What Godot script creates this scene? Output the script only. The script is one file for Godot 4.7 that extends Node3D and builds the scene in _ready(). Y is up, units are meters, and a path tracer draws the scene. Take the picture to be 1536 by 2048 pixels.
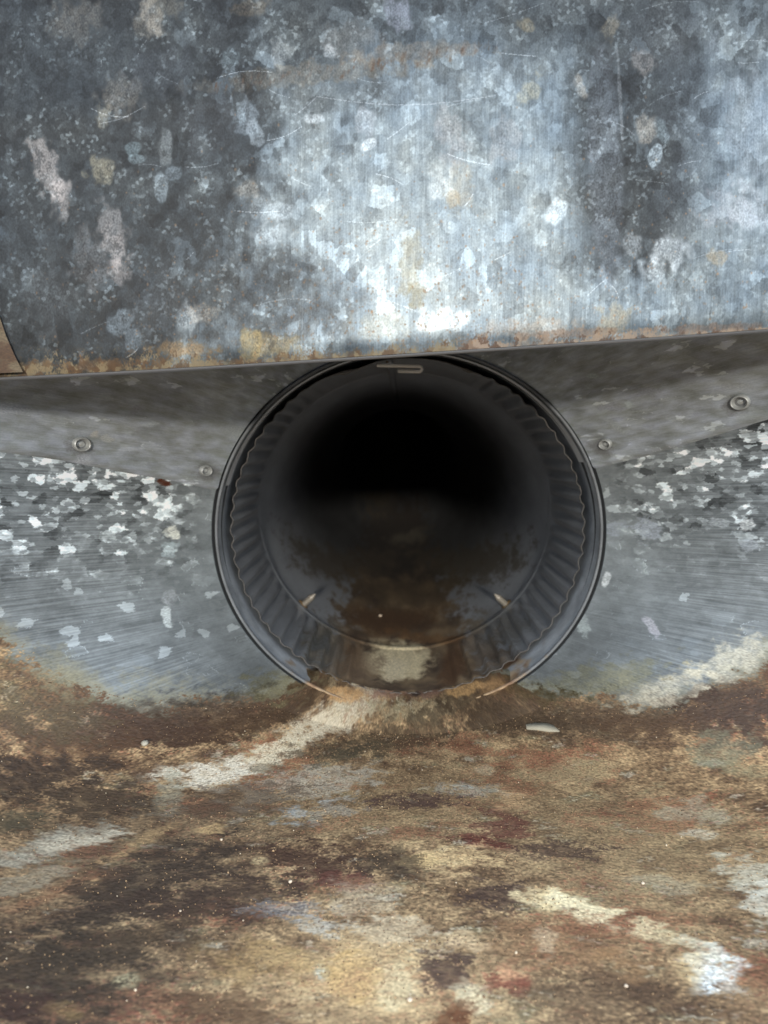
extends Node3D
# A round galvanised pipe seen down a sheet-metal boot: the boot narrows from a wide open mouth to a collar, a crimped pipe
# sits in the collar, and a weathered cover plate hangs across the top of the mouth. Units are metres, the pipe runs along -z.

const COLLAR_Z := 0.31                       # depth at which boot and collar meet
const BOOT_X := 0.0104
const BOOT_Y := -0.0072
const PIPE_Z := 0.3215                       # crimped edge of the pipe
const PIPE_A := 0.0766
const PIPE_B := 0.0724
const PLATE_Z := 0.205
const PLATE_TILT := 0.085                    # radians, the plate leans forward


# ------------------------------------------------------------------ painting of surfaces (materials, with some light and shade painted in)

class Canvas:
	var w: int
	var h: int
	var per_x: float                         # texels per unit across
	var per_y: float
	var x0: float
	var y0: float
	var r := PackedFloat32Array()
	var g := PackedFloat32Array()
	var b := PackedFloat32Array()
	var rough := PackedFloat32Array()
	var metal := PackedFloat32Array()
	var high := PackedFloat32Array()
	var wob := PackedByteArray()             # noise that ravels the edges of stains
	var grain := PackedByteArray()
	var mottle := PackedByteArray()          # where a stain is thick and where it is worn thin

	func _init(width: int, height: int, left: float, right: float, top: float, bottom: float) -> void:
		w = width
		h = height
		x0 = left
		y0 = top
		per_x = w / (right - left)
		per_y = h / (bottom - top)
		for a in [r, g, b, rough, metal, high]:
			a.resize(w * h)

	static func noise(width: int, height: int, cell_x: float, cell_y: float, seeded: int, octaves := 3, kind := FastNoiseLite.TYPE_SIMPLEX_SMOOTH, warp := 0.0, gain := 0.5) -> PackedByteArray:
		var n := FastNoiseLite.new()
		n.seed = seeded
		n.noise_type = kind
		n.cellular_return_type = FastNoiseLite.RETURN_CELL_VALUE
		n.cellular_jitter = 1.0
		n.fractal_type = FastNoiseLite.FRACTAL_FBM if octaves > 1 else FastNoiseLite.FRACTAL_NONE
		n.fractal_octaves = octaves
		n.fractal_gain = gain
		n.frequency = 1.0 / minf(cell_x, cell_y)
		if warp > 0.0:
			n.domain_warp_enabled = true
			n.domain_warp_amplitude = warp
			n.domain_warp_frequency = 1.0 / (minf(cell_x, cell_y) * 0.55)
			n.domain_warp_fractal_octaves = 3
		var short := minf(cell_x, cell_y)
		var ww := maxi(16, int(width * short / cell_x))
		var hh := maxi(16, int(height * short / cell_y))
		var im := n.get_image(ww, hh, false, false, true)
		if ww != width or hh != height:
			im.resize(width, height, Image.INTERPOLATE_CUBIC)
		im.convert(Image.FORMAT_L8)
		return im.get_data()

	# A stain or painted light patch: an ellipse with two half-axes, mixed in with a ravelled edge. rough_to / metal_to below zero leave those alone.
	func stain(c: Vector2, e1: Vector2, e2: Vector2, col: Color, strength := 1.0, soft := 0.35, warp := 0.8, rough_to := -1.0, metal_to := -1.0) -> void:
		var p := Vector2((c.x - x0) * per_x, (c.y - y0) * per_y)
		var a := Vector2(e1.x * per_x, e1.y * per_y)
		var q := Vector2(e2.x * per_x, e2.y * per_y)
		var det := a.x * q.y - a.y * q.x
		if absf(det) < 1e-6:
			return
		var reach := 1.0 + soft + warp
		var ex := int(reach * (absf(a.x) + absf(q.x))) + 1
		var ey := int(reach * (absf(a.y) + absf(q.y))) + 1
		var i00 := q.y / det
		var i01 := -q.x / det
		var i10 := -a.y / det
		var i11 := a.x / det
		var uneven := mottle.size() > 0
		for y in range(maxi(0, int(p.y) - ey), mini(h, int(p.y) + ey + 1)):
			for x in range(maxi(0, int(p.x) - ex), mini(w, int(p.x) + ex + 1)):
				var dx := x - p.x
				var dy := y - p.y
				var k := y * w + x
				var u := i00 * dx + i01 * dy
				var v := i10 * dx + i11 * dy
				var d := sqrt(u * u + v * v) + (wob[k] / 127.5 - 1.0) * warp + (grain[k] / 127.5 - 1.0) * warp * 0.35
				if d < 1.0 + soft:
					var t := clampf((1.0 + soft - d) / (2.0 * soft), 0.0, 1.0)
					t = t * t * (3.0 - 2.0 * t) * strength
					if uneven:
						t *= 0.6 + 0.4 * smoothstep(0.28, 0.60, mottle[k] / 255.0 + (grain[k] / 255.0 - 0.5) * 0.5)
					var tone := 0.78 + 0.44 * grain[k] / 255.0
					r[k] = lerpf(r[k], col.r * tone, t)
					g[k] = lerpf(g[k], col.g * tone, t)
					b[k] = lerpf(b[k], col.b * tone, t)
					if rough_to >= 0.0:
						rough[k] = lerpf(rough[k], rough_to, t)
					if metal_to >= 0.0:
						metal[k] = lerpf(metal[k], metal_to, t)

	# A thin scratch from one point to another.
	func scratch(from: Vector2, to: Vector2, col: Color, strength: float, bend := 0.0) -> void:
		var a := Vector2((from.x - x0) * per_x, (from.y - y0) * per_y)
		var q := Vector2((to.x - x0) * per_x, (to.y - y0) * per_y)
		var n := int(a.distance_to(q) * 1.5) + 2
		var side := (q - a).orthogonal()
		for i in n:
			var t := i / float(n - 1)
			var p := a.lerp(q, t) + side * bend * sin(t * PI)
			var x := int(p.x)
			var y := int(p.y)
			if x < 0 or y < 0 or x >= w or y >= h:
				continue
			var k := y * w + x
			var s := strength * clampf(grain[k] / 110.0 - 0.4, 0.0, 1.0)
			r[k] = lerpf(r[k], col.r, s)
			g[k] = lerpf(g[k], col.g, s)
			b[k] = lerpf(b[k], col.b, s)

	func colour_map() -> ImageTexture:
		var d := PackedByteArray()
		d.resize(w * h * 3)
		for k in w * h:
			d[k * 3] = int(clampf(r[k], 0.0, 1.0) * 255.0)
			d[k * 3 + 1] = int(clampf(g[k], 0.0, 1.0) * 255.0)
			d[k * 3 + 2] = int(clampf(b[k], 0.0, 1.0) * 255.0)
		return ImageTexture.create_from_image(Image.create_from_data(w, h, false, Image.FORMAT_RGB8, d))

	func gloss_map() -> ImageTexture:        # green holds the roughness, blue the metal
		var d := PackedByteArray()
		d.resize(w * h * 3)
		for k in w * h:
			d[k * 3] = 255
			d[k * 3 + 1] = int(clampf(rough[k], 0.0, 1.0) * 255.0)
			d[k * 3 + 2] = int(clampf(metal[k], 0.0, 1.0) * 255.0)
		return ImageTexture.create_from_image(Image.create_from_data(w, h, false, Image.FORMAT_RGB8, d))

	func height_map() -> ImageTexture:
		var d := PackedByteArray()
		d.resize(w * h)
		for k in w * h:
			d[k] = int(clampf(high[k], 0.0, 1.0) * 255.0)
		return ImageTexture.create_from_image(Image.create_from_data(w, h, false, Image.FORMAT_L8, d))

	func material(called: String, relief_cm: float) -> ORMMaterial3D:
		var m := ORMMaterial3D.new()
		m.resource_name = called
		m.albedo_texture = colour_map()
		m.orm_texture = gloss_map()
		if relief_cm > 0.0:
			m.heightmap_enabled = true
			m.heightmap_scale = relief_cm
			m.heightmap_texture = height_map()
		m.texture_repeat = false
		return m


func rgb(red: int, green: int, blue: int) -> Color:
	return Color(red / 255.0, green / 255.0, blue / 255.0)


func plain(called: String, c: Color, roughness: float, metallic: float) -> StandardMaterial3D:
	var m := StandardMaterial3D.new()
	m.resource_name = called
	m.albedo_color = c
	m.roughness = roughness
	m.metallic = metallic
	return m


func along(table: Array, x: float) -> float:  # straight lines between the (x, value) points of a table
	for i in table.size() - 1:
		var p: Vector2 = table[i]
		var q: Vector2 = table[i + 1]
		if x <= q.x:
			return lerpf(p.y, q.y, clampf((x - p.x) / (q.x - p.x), 0.0, 1.0))
	return (table[-1] as Vector2).y


# ------------------------------------------------------------------ shapes

# A sheet of nu by nv cells; shape and mapping take (u, v) in 0..1. turned flips which side is the front.
func sheet(nu: int, nv: int, shape: Callable, mapping: Callable, turned := false, closed := false) -> ArrayMesh:
	var p := PackedVector3Array()
	var uv := PackedVector2Array()
	var nrm := PackedVector3Array()
	var idx := PackedInt32Array()
	for j in nv + 1:
		for i in nu + 1:
			var u := i / float(nu)
			var v := j / float(nv)
			p.append(shape.call(u, v))
			uv.append(mapping.call(u, v))
	nrm.resize(p.size())
	for j in nv:
		for i in nu:
			var a := j * (nu + 1) + i
			var b := a + 1
			var c := a + nu + 1
			var d := c + 1
			for t in ([[a, b, c], [b, d, c]] if not turned else [[a, c, b], [b, c, d]]):
				idx.append_array(PackedInt32Array(t))
				var n := (p[t[2]] - p[t[0]]).cross(p[t[1]] - p[t[0]])
				for k in t:
					nrm[k] += n
	if closed:
		for j in nv + 1:
			var a := j * (nu + 1)
			var n := nrm[a] + nrm[a + nu]
			nrm[a] = n
			nrm[a + nu] = n
	for k in nrm.size():
		nrm[k] = nrm[k].normalized()
	var arrays := []
	arrays.resize(Mesh.ARRAY_MAX)
	arrays[Mesh.ARRAY_VERTEX] = p
	arrays[Mesh.ARRAY_NORMAL] = nrm
	arrays[Mesh.ARRAY_TEX_UV] = uv
	arrays[Mesh.ARRAY_INDEX] = idx
	var m := ArrayMesh.new()
	m.add_surface_from_arrays(Mesh.PRIMITIVE_TRIANGLES, arrays)
	return m


# A tube along a line of points, with its own radius at each; the ends are closed.
func tube(points: PackedVector3Array, radii: PackedFloat32Array, sides := 12, flat := 1.0) -> ArrayMesh:
	var pts := points.duplicate()
	var rad := radii.duplicate()
	pts.insert(0, points[0])
	rad.insert(0, 0.00001)
	pts.append(points[-1])
	rad.append(0.00001)
	var n := points.size()
	var frames := []
	var side := Vector3.ZERO
	for i in n:
		var dir := (points[mini(i + 1, n - 1)] - points[maxi(i - 1, 0)]).normalized()
		if side == Vector3.ZERO:
			side = dir.cross(Vector3.UP if absf(dir.y) < 0.9 else Vector3.RIGHT).normalized()
		side = (side - dir * side.dot(dir)).normalized()
		frames.append([side, dir.cross(side).normalized()])
	var rows := pts.size() - 1
	return sheet(sides, rows, func(u: float, v: float) -> Vector3:
		var j := int(round(v * rows))
		var f: Array = frames[clampi(j - 1, 0, n - 1)]
		var a := u * TAU
		return pts[j] + (f[0] as Vector3) * cos(a) * rad[j] + (f[1] as Vector3) * sin(a) * rad[j] * flat,
		func(u: float, v: float) -> Vector2: return Vector2(u, v), false, true)


func part(called: String, m: Mesh, mat: Material, parent: Node3D, label := "") -> MeshInstance3D:
	var o := MeshInstance3D.new()
	o.name = called
	o.mesh = m
	o.material_override = mat
	if label:
		o.set_meta("label", label)
	parent.add_child(o, true)
	return o


func thing(called: String, label: String, category: String, at := Vector3.ZERO, group := "") -> Node3D:
	var o := Node3D.new()
	o.name = called
	o.position = at
	tag(o, label, category, group)
	add_child(o, true)
	return o


func tag(o: Node3D, label: String, category: String, group := "") -> void:
	o.set_meta("label", label)
	o.set_meta("category", category)
	if group:
		o.set_meta("group", group)


# ------------------------------------------------------------------ the form of the boot, the pipe and the plate

func boot(deg: float, d: float, inward := 0.0) -> Vector3:    # d: distance in front of the collar; inward: towards the axis
	var s := d if d < 0.06 else 0.06 + 0.03 * (1.0 - exp(-(d - 0.06) / 0.03))
	var fillet := 0.0022 * (1.0 - exp(-d / 0.008))
	var a := 0.0822 + 0.2 * d + 0.7 * s + fillet - inward
	var low := 0.0768 + 0.14 * d + fillet - inward
	var top := 0.0770 + 0.05 * d + fillet - inward
	var n := 2.0 + 2.2 * smoothstep(0.0, 0.09, d)
	var c := cos(deg_to_rad(deg))
	var q := sin(deg_to_rad(deg))
	var k := pow(pow(absf(c), n) + pow(absf(q), n), -1.0 / n)
	return Vector3(BOOT_X + a * c * k, BOOT_Y + (low if q < 0.0 else top) * q * k, -(COLLAR_Z - d))


func boot_normal(deg: float, d: float) -> Vector3:             # towards the inside
	var p := boot(deg, d)
	var n := (boot(deg + 0.5, d) - p).cross(boot(deg, d + 0.001) - p).normalized()
	return n if n.dot(Vector3(BOOT_X, BOOT_Y, p.z) - p) > 0.0 else -n


func pipe_axis(z: float) -> Vector3:
	var bend := maxf(0.0, z - 0.85)  # bend added out of view to keep the deep pipe dark
	return Vector3(0.0103 + 0.0114 * (z - 0.325), -0.0057 + 0.0966 * (z - 0.325) + bend * bend * 0.55, -z)


func pipe_wall(deg: float, z: float, grow := 0.0) -> Vector3:
	return pipe_axis(z) + Vector3((PIPE_A + grow) * cos(deg_to_rad(deg)), (PIPE_B + grow) * sin(deg_to_rad(deg)), 0.0)


func plate_edge(x: float) -> float:
	var s := (x + 0.10566) / 0.21133
	return lerpf(0.03733, 0.0507, s) - 0.0006 * (1.0 - (2.0 * s - 1.0) ** 2)


func plate(x: float, v: float) -> Vector3:
	return Vector3(x, plate_edge(x) + v * cos(PLATE_TILT), -PLATE_Z + v * sin(PLATE_TILT) - 0.42 * v * v)


# ------------------------------------------------------------------ the paints

func paint_plate() -> Canvas:
	var c := Canvas.new(2048, 1024, -0.19, 0.19, 0.0, 0.19)     # x, height above the lower edge; row 0 is the lower edge
	var w := c.w
	var h := c.h
	c.wob = Canvas.noise(w, h, 26, 34, 11, 4)
	c.grain = Canvas.noise(w, h, 3.5, 4.5, 12, 2)
	var big := Canvas.noise(w, h, 260, 300, 13, 4)
	var mid := Canvas.noise(w, h, 60, 80, 14, 4)
	c.mottle = Canvas.noise(w, h, 16, 22, 20, 4)
	var brush := Canvas.noise(w, h, 2.6, 60, 15, 3)
	var streak := Canvas.noise(w, h, 9, 150, 16, 3)
	var cells := Canvas.noise(w, h, 23, 26, 17, 1, FastNoiseLite.TYPE_CELLULAR, 7.0)
	var small_cells := Canvas.noise(w, h, 9, 10, 18, 1, FastNoiseLite.TYPE_CELLULAR, 4.0)
	var specks := Canvas.noise(w, h, 4.2, 4.2, 19, 1, FastNoiseLite.TYPE_CELLULAR, 2.0)
	for y in h:
		var v := y / c.per_y
		for x in w:
			var k := y * w + x
			var px := c.x0 + x / c.per_x
			var wv := c.wob[k] / 255.0
			var bg := big[k] / 255.0
			var md := mid[k] / 255.0
			# dull dark oxide at left and in a band; light falloff at left and top painted in
			var left := smoothstep(-0.012, -0.075, px + (bg - 0.5) * 0.07 + (wv - 0.5) * 0.03 - v * 0.22)
			var band := smoothstep(0.017, 0.001, absf(px - 0.068 + (md - 0.5) * 0.009) - 0.0045 - v * 0.05) * smoothstep(0.012, 0.024, v + (wv - 0.5) * 0.012)
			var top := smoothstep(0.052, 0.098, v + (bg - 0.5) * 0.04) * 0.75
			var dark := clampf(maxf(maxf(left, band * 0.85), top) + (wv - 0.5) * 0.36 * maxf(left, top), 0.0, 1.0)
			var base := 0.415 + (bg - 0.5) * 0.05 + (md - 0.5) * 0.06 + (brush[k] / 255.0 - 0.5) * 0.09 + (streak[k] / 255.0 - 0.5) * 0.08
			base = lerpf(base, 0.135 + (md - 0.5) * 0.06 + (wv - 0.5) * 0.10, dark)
			# crystals of the zinc
			var cell := cells[k] / 255.0
			var mini := small_cells[k] / 255.0
			base += (cell - 0.5) * (0.058 - 0.02 * dark)
			if cell > 0.88 and wv > 0.42:
				base += 0.035 + (cell - 0.88) * 0.35
			elif cell < 0.10:
				base -= 0.03
			base += (mini - 0.5) * 0.075
			# pale salt specks lie densest on the dark areas
			var sp := specks[k] / 255.0
			if sp > 0.83 - 0.10 * dark and md > 0.40:
				base += (sp - 0.73) * (0.28 + 0.42 * dark) * smoothstep(0.40, 0.62, md)
			base += (c.grain[k] / 255.0 - 0.5) * 0.10
			var warm := (bg - 0.45) * 0.05 + (md - 0.5) * 0.05
			c.r[k] = base * (0.915 + warm)
			c.g[k] = base * (1.0 + warm * 0.2)
			c.b[k] = base * (1.05 - warm)
			c.rough[k] = lerpf(0.415, 0.46, dark) + (wv - 0.5) * 0.05 + (mini - 0.5) * 0.03 + (mini - 0.5) * 0.06
			c.metal[k] = lerpf(0.40, 0.05, dark)
			c.high[k] = 0.5 + (md - 0.5) * 0.5 + (brush[k] / 255.0 - 0.5) * 0.10 + (c.grain[k] / 255.0 - 0.5) * 0.10 + (mini - 0.5) * 0.12
	c.stain(Vector2(-0.0911, 0.0547), Vector2(0.0034, 0.0009), Vector2(0.0024, -0.0077), rgb(170, 162, 158), 0.48, 0.25, 0.7, 0.75, 0.15)
	c.stain(Vector2(-0.0878, 0.0478), Vector2(0.0032, 0.0004), Vector2(0.0008, -0.0053), rgb(170, 162, 158), 0.42, 0.25, 0.7, 0.75, 0.15)
	c.stain(Vector2(-0.0769, 0.0539), Vector2(0.0035, -0.0002), Vector2(-0.0001, -0.0040), rgb(150, 142, 120), 0.48, 0.25, 0.7, 0.75, 0.15)
	c.stain(Vector2(-0.0738, 0.0364), Vector2(0.0034, 0.0007), Vector2(0.0020, -0.0081), rgb(170, 162, 158), 0.51, 0.25, 0.7, 0.75, 0.15)
	c.stain(Vector2(-0.0720, 0.0262), Vector2(0.0025, -0.0001), Vector2(-0.0001, -0.0032), rgb(170, 162, 158), 0.42, 0.25, 0.7, 0.75, 0.15)
	c.stain(Vector2(-0.0800, 0.0300), Vector2(0.0054, -0.0003), Vector2(-0.0002, -0.0080), rgb(120, 116, 114), 0.3, 0.25, 0.7, 0.75, 0.15)
	c.stain(Vector2(-0.0833, 0.0944), Vector2(0.0067, -0.0004), Vector2(-0.0000, -0.0054), rgb(116, 110, 102), 0.36, 0.25, 0.7, 0.75, 0.15)
	c.stain(Vector2(-0.0624, 0.0946), Vector2(0.0028, 0.0009), Vector2(0.0018, -0.0052), rgb(176, 168, 156), 0.36, 0.25, 0.7, 0.75, 0.15)
	c.stain(Vector2(-0.0590, 0.0971), Vector2(0.0040, -0.0002), Vector2(-0.0000, -0.0034), rgb(120, 112, 98), 0.3, 0.25, 0.7, 0.75, 0.15)
	c.stain(Vector2(-0.0712, 0.0736), Vector2(0.0054, -0.0003), Vector2(-0.0000, -0.0053), rgb(122, 116, 108), 0.39, 0.25, 0.7, 0.75, 0.15)
	c.stain(Vector2(-0.0760, 0.0685), Vector2(0.0024, -0.0001), Vector2(-0.0000, -0.0027), rgb(138, 130, 112), 0.42, 0.25, 0.7, 0.75, 0.15)
	c.stain(Vector2(-0.0644, 0.0920), Vector2(0.0035, -0.0002), Vector2(-0.0000, -0.0040), rgb(134, 128, 118), 0.36, 0.25, 0.7, 0.75, 0.15)
	c.stain(Vector2(-0.0912, 0.0199), Vector2(0.0068, -0.0004), Vector2(-0.0002, -0.0081), rgb(88, 90, 92), 0.3, 0.25, 0.7, 0.75, 0.15)
	c.stain(Vector2(-0.0592, 0.0583), Vector2(0.0019, -0.0001), Vector2(-0.0001, -0.0051), rgb(160, 166, 166), 0.36, 0.25, 0.7, 0.75, 0.15)
	c.stain(Vector2(-0.0375, 0.0650), Vector2(0.0033, 0.0010), Vector2(0.0018, -0.0051), rgb(150, 165, 175), 0.36, 0.12, 0.5, -1, -1)
	c.stain(Vector2(-0.0349, 0.0615), Vector2(0.0024, 0.0003), Vector2(0.0005, -0.0032), rgb(168, 180, 188), 0.36, 0.12, 0.5, -1, -1)
	c.stain(Vector2(-0.0280, 0.0825), Vector2(0.0030, -0.0002), Vector2(-0.0000, -0.0035), rgb(168, 172, 170), 0.33, 0.15, 0.7, -1, -1)
	c.stain(Vector2(-0.0146, 0.0813), Vector2(0.0019, -0.0001), Vector2(-0.0000, -0.0019), rgb(205, 212, 216), 0.42, 0.2, 0.7, -1, -1)
	c.stain(Vector2(-0.0607, 0.0490), Vector2(0.0019, -0.0001), Vector2(-0.0001, -0.0040), rgb(165, 180, 188), 0.36, 0.12, 0.4, -1, -1)
	c.stain(Vector2(-0.0573, 0.0521), Vector2(0.0027, -0.0002), Vector2(-0.0000, -0.0019), rgb(150, 165, 175), 0.3, 0.12, 0.4, -1, -1)
	c.stain(Vector2(-0.0680, 0.0594), Vector2(0.0024, -0.0001), Vector2(-0.0000, -0.0019), rgb(130, 150, 156), 0.36, 0.12, 0.4, -1, -1)
	c.stain(Vector2(-0.0667, 0.0563), Vector2(0.0024, -0.0001), Vector2(-0.0000, -0.0013), rgb(140, 158, 164), 0.36, 0.12, 0.4, -1, -1)
	c.stain(Vector2(-0.0723, 0.0128), Vector2(0.0026, -0.0016), Vector2(-0.0024, -0.0038), rgb(150, 165, 175), 0.36, 0.12, 0.4, -1, -1)
	c.stain(Vector2(-0.0690, 0.0079), Vector2(0.0027, -0.0002), Vector2(-0.0001, -0.0032), rgb(150, 165, 175), 0.3, 0.12, 0.4, -1, -1)
	c.stain(Vector2(-0.0415, 0.0820), Vector2(0.0027, -0.0002), Vector2(-0.0000, -0.0032), rgb(110, 124, 130), 0.3, 0.15, 0.4, -1, -1)
	c.stain(Vector2(-0.0045, 0.0561), Vector2(0.0021, 0.0011), Vector2(0.0007, -0.0012), rgb(205, 212, 216), 0.42, 0.15, 0.3, -1, -1)
	c.stain(Vector2(-0.0051, 0.0624), Vector2(0.0027, -0.0002), Vector2(-0.0000, -0.0035), rgb(165, 170, 176), 0.3, 0.15, 0.5, -1, -1)
	c.stain(Vector2(-0.0186, 0.0639), Vector2(0.0022, -0.0001), Vector2(-0.0000, -0.0016), rgb(205, 212, 216), 0.36, 0.2, 0.7, -1, -1)
	c.stain(Vector2(-0.0330, 0.0407), Vector2(0.0033, -0.0002), Vector2(-0.0000, -0.0035), rgb(176, 186, 190), 0.3, 0.25, 0.7, -1, -1)
	c.stain(Vector2(-0.0282, 0.0405), Vector2(0.0041, -0.0002), Vector2(-0.0000, -0.0021), rgb(170, 180, 186), 0.3, 0.15, 0.7, -1, -1)
	c.stain(Vector2(-0.0377, 0.0464), Vector2(0.0027, -0.0002), Vector2(-0.0000, -0.0029), rgb(176, 168, 156), 0.3, 0.25, 0.7, -1, -1)
	c.stain(Vector2(-0.0545, 0.0125), Vector2(0.0030, -0.0002), Vector2(-0.0001, -0.0035), rgb(186, 196, 200), 0.36, 0.25, 0.7, -1, -1)
	c.stain(Vector2(-0.0497, 0.0142), Vector2(0.0036, -0.0002), Vector2(-0.0000, -0.0027), rgb(176, 168, 156), 0.33, 0.25, 0.7, -1, -1)
	c.stain(Vector2(-0.0310, 0.0339), Vector2(0.0054, -0.0003), Vector2(-0.0000, -0.0027), rgb(190, 200, 205), 0.24, 0.25, 0.7, -1, -1)
	c.stain(Vector2(0.0394, 0.0682), Vector2(0.0020, -0.0009), Vector2(-0.0014, -0.0037), rgb(150, 146, 126), 0.42, 0.25, 0.7, 0.75, 0.15)
	c.stain(Vector2(0.0529, 0.0680), Vector2(0.0015, 0.0004), Vector2(0.0010, -0.0028), rgb(176, 168, 156), 0.36, 0.25, 0.7, 0.75, 0.15)
	c.stain(Vector2(0.0704, 0.0741), Vector2(0.0030, -0.0002), Vector2(0.0000, -0.0037), rgb(158, 152, 148), 0.39, 0.25, 0.7, 0.75, 0.15)
	c.stain(Vector2(0.0706, 0.0554), Vector2(0.0030, -0.0002), Vector2(0.0001, -0.0037), rgb(176, 168, 156), 0.39, 0.25, 0.7, 0.75, 0.15)
	c.stain(Vector2(0.0734, 0.0486), Vector2(0.0017, -0.0009), Vector2(-0.0014, -0.0030), rgb(190, 206, 214), 0.45, 0.1, 0.3, -1, -1)
	c.stain(Vector2(0.0754, 0.0544), Vector2(0.0015, 0.0004), Vector2(0.0014, -0.0039), rgb(120, 136, 142), 0.33, 0.1, 0.3, -1, -1)
	c.stain(Vector2(0.0465, 0.0351), Vector2(0.0026, -0.0016), Vector2(-0.0019, -0.0031), rgb(205, 216, 222), 0.36, 0.15, 0.4, -1, -1)
	c.stain(Vector2(0.0780, 0.0229), Vector2(0.0049, -0.0003), Vector2(0.0001, -0.0040), rgb(205, 212, 216), 0.36, 0.25, 0.7, -1, -1)
	c.stain(Vector2(0.0741, 0.0178), Vector2(0.0041, -0.0003), Vector2(0.0001, -0.0032), rgb(205, 212, 216), 0.27, 0.25, 0.7, -1, -1)
	c.stain(Vector2(0.0678, 0.0249), Vector2(0.0027, -0.0002), Vector2(0.0001, -0.0024), rgb(205, 212, 216), 0.3, 0.25, 0.7, -1, -1)
	c.stain(Vector2(0.0911, 0.0200), Vector2(0.0022, -0.0002), Vector2(0.0001, -0.0021), rgb(160, 132, 92), 0.3, 0.25, 0.7, 0.75, 0.15)
	c.stain(Vector2(0.0206, 0.0428), Vector2(0.0033, -0.0002), Vector2(0.0000, -0.0053), rgb(165, 152, 130), 0.27, 0.25, 0.7, 0.75, 0.15)
	c.stain(Vector2(0.0186, 0.0402), Vector2(0.0019, -0.0001), Vector2(0.0000, -0.0024), rgb(160, 132, 92), 0.24, 0.25, 0.7, 0.75, 0.15)
	c.stain(Vector2(0.0071, 0.0236), Vector2(0.0027, -0.0002), Vector2(0.0000, -0.0094), rgb(158, 142, 108), 0.27, 0.25, 0.7, 0.75, 0.15)
	c.stain(Vector2(0.0085, 0.0155), Vector2(0.0022, -0.0001), Vector2(0.0000, -0.0035), rgb(158, 138, 96), 0.3, 0.25, 0.7, 0.75, 0.15)
	c.stain(Vector2(0.0152, 0.0445), Vector2(0.0033, -0.0002), Vector2(0.0000, -0.0040), rgb(200, 205, 205), 0.24, 0.25, 0.7, -1, -1)
	c.stain(Vector2(0.0599, 0.0455), Vector2(0.0046, -0.0002), Vector2(0.0016, -0.0321), rgb(150, 158, 170), 0.21, 0.2, 0.25, -1, -1)
	c.stain(Vector2(0.0638, 0.0639), Vector2(0.0005, -0.0000), Vector2(0.0008, -0.0120), rgb(175, 178, 182), 0.24, 0.25, 0.3, -1, -1)
	c.stain(Vector2(0.0841, 0.0598), Vector2(0.0095, -0.0007), Vector2(0.0003, -0.0173), rgb(62, 68, 74), 0.33, 0.25, 0.7, -1, -1)
	c.stain(Vector2(0.0805, 0.0334), Vector2(0.0068, -0.0005), Vector2(0.0002, -0.0107), rgb(66, 72, 78), 0.3, 0.25, 0.7, -1, -1)
	c.stain(Vector2(0.0744, 0.0818), Vector2(0.0121, -0.0009), Vector2(0.0001, -0.0094), rgb(74, 78, 82), 0.27, 0.25, 0.7, -1, -1)
	c.stain(Vector2(0.0990, 0.0547), Vector2(0.0054, -0.0004), Vector2(0.0003, -0.0160), rgb(140, 146, 152), 0.24, 0.25, 0.7, -1, -1)
	c.stain(Vector2(0.0941, 0.0324), Vector2(0.0068, -0.0005), Vector2(0.0001, -0.0053), rgb(146, 146, 150), 0.27, 0.25, 0.7, -1, -1)
	c.stain(Vector2(0.0996, 0.0320), Vector2(0.0055, -0.0004), Vector2(0.0002, -0.0067), rgb(168, 174, 180), 0.3, 0.25, 0.7, -1, -1)
	c.stain(Vector2(0.0179, 0.0576), Vector2(0.0038, 0.0011), Vector2(0.0023, -0.0064), rgb(160, 152, 150), 0.21, 0.25, 0.7, -1, -1)
	c.stain(Vector2(0.0327, 0.0553), Vector2(0.0038, -0.0016), Vector2(-0.0023, -0.0061), rgb(165, 160, 158), 0.21, 0.25, 0.7, -1, -1)
	c.stain(Vector2(-0.0313, 0.0044), Vector2(0.0082, -0.0005), Vector2(-0.0000, -0.0030), rgb(170, 142, 92), 0.36, 0.25, 0.7, 0.75, 0.15)
	c.stain(Vector2(-0.0368, 0.0047), Vector2(0.0033, -0.0002), Vector2(-0.0001, -0.0041), rgb(182, 160, 110), 0.36, 0.25, 0.7, 0.75, 0.15)
	c.stain(Vector2(-0.0560, 0.0045), Vector2(0.0082, -0.0005), Vector2(-0.0000, -0.0022), rgb(150, 112, 66), 0.42, 0.25, 0.7, 0.75, 0.15)
	c.stain(Vector2(-0.0781, 0.0016), Vector2(0.0123, 0.0002), Vector2(0.0001, -0.0019), rgb(116, 80, 48), 0.42, 0.25, 0.7, 0.75, 0.15)
	c.stain(Vector2(-0.0973, 0.0020), Vector2(0.0082, 0.0001), Vector2(0.0001, -0.0016), rgb(96, 74, 50), 0.42, 0.25, 0.7, 0.75, 0.15)
	c.stain(Vector2(-0.0011, 0.0073), Vector2(0.0082, -0.0005), Vector2(-0.0000, -0.0035), rgb(206, 200, 180), 0.3, 0.25, 0.7, 0.75, 0.15)
	c.stain(Vector2(0.0154, 0.0083), Vector2(0.0082, -0.0005), Vector2(0.0000, -0.0032), rgb(232, 236, 236), 0.24, 0.25, 0.7, -1, -1)  # highlight at the lower middle of the plate, painted into the colour
	c.stain(Vector2(0.0264, 0.0005), Vector2(0.0033, -0.0002), Vector2(0.0000, -0.0016), rgb(148, 100, 70), 0.36, 0.25, 0.7, 0.75, 0.15)
	c.stain(Vector2(0.0401, 0.0040), Vector2(0.0123, -0.0002), Vector2(0.0002, -0.0027), rgb(176, 158, 138), 0.3, 0.25, 0.7, 0.75, 0.15)
	c.stain(Vector2(0.0634, 0.0051), Vector2(0.0041, -0.0003), Vector2(0.0001, -0.0046), rgb(176, 152, 110), 0.3, 0.25, 0.7, 0.75, 0.15)
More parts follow.
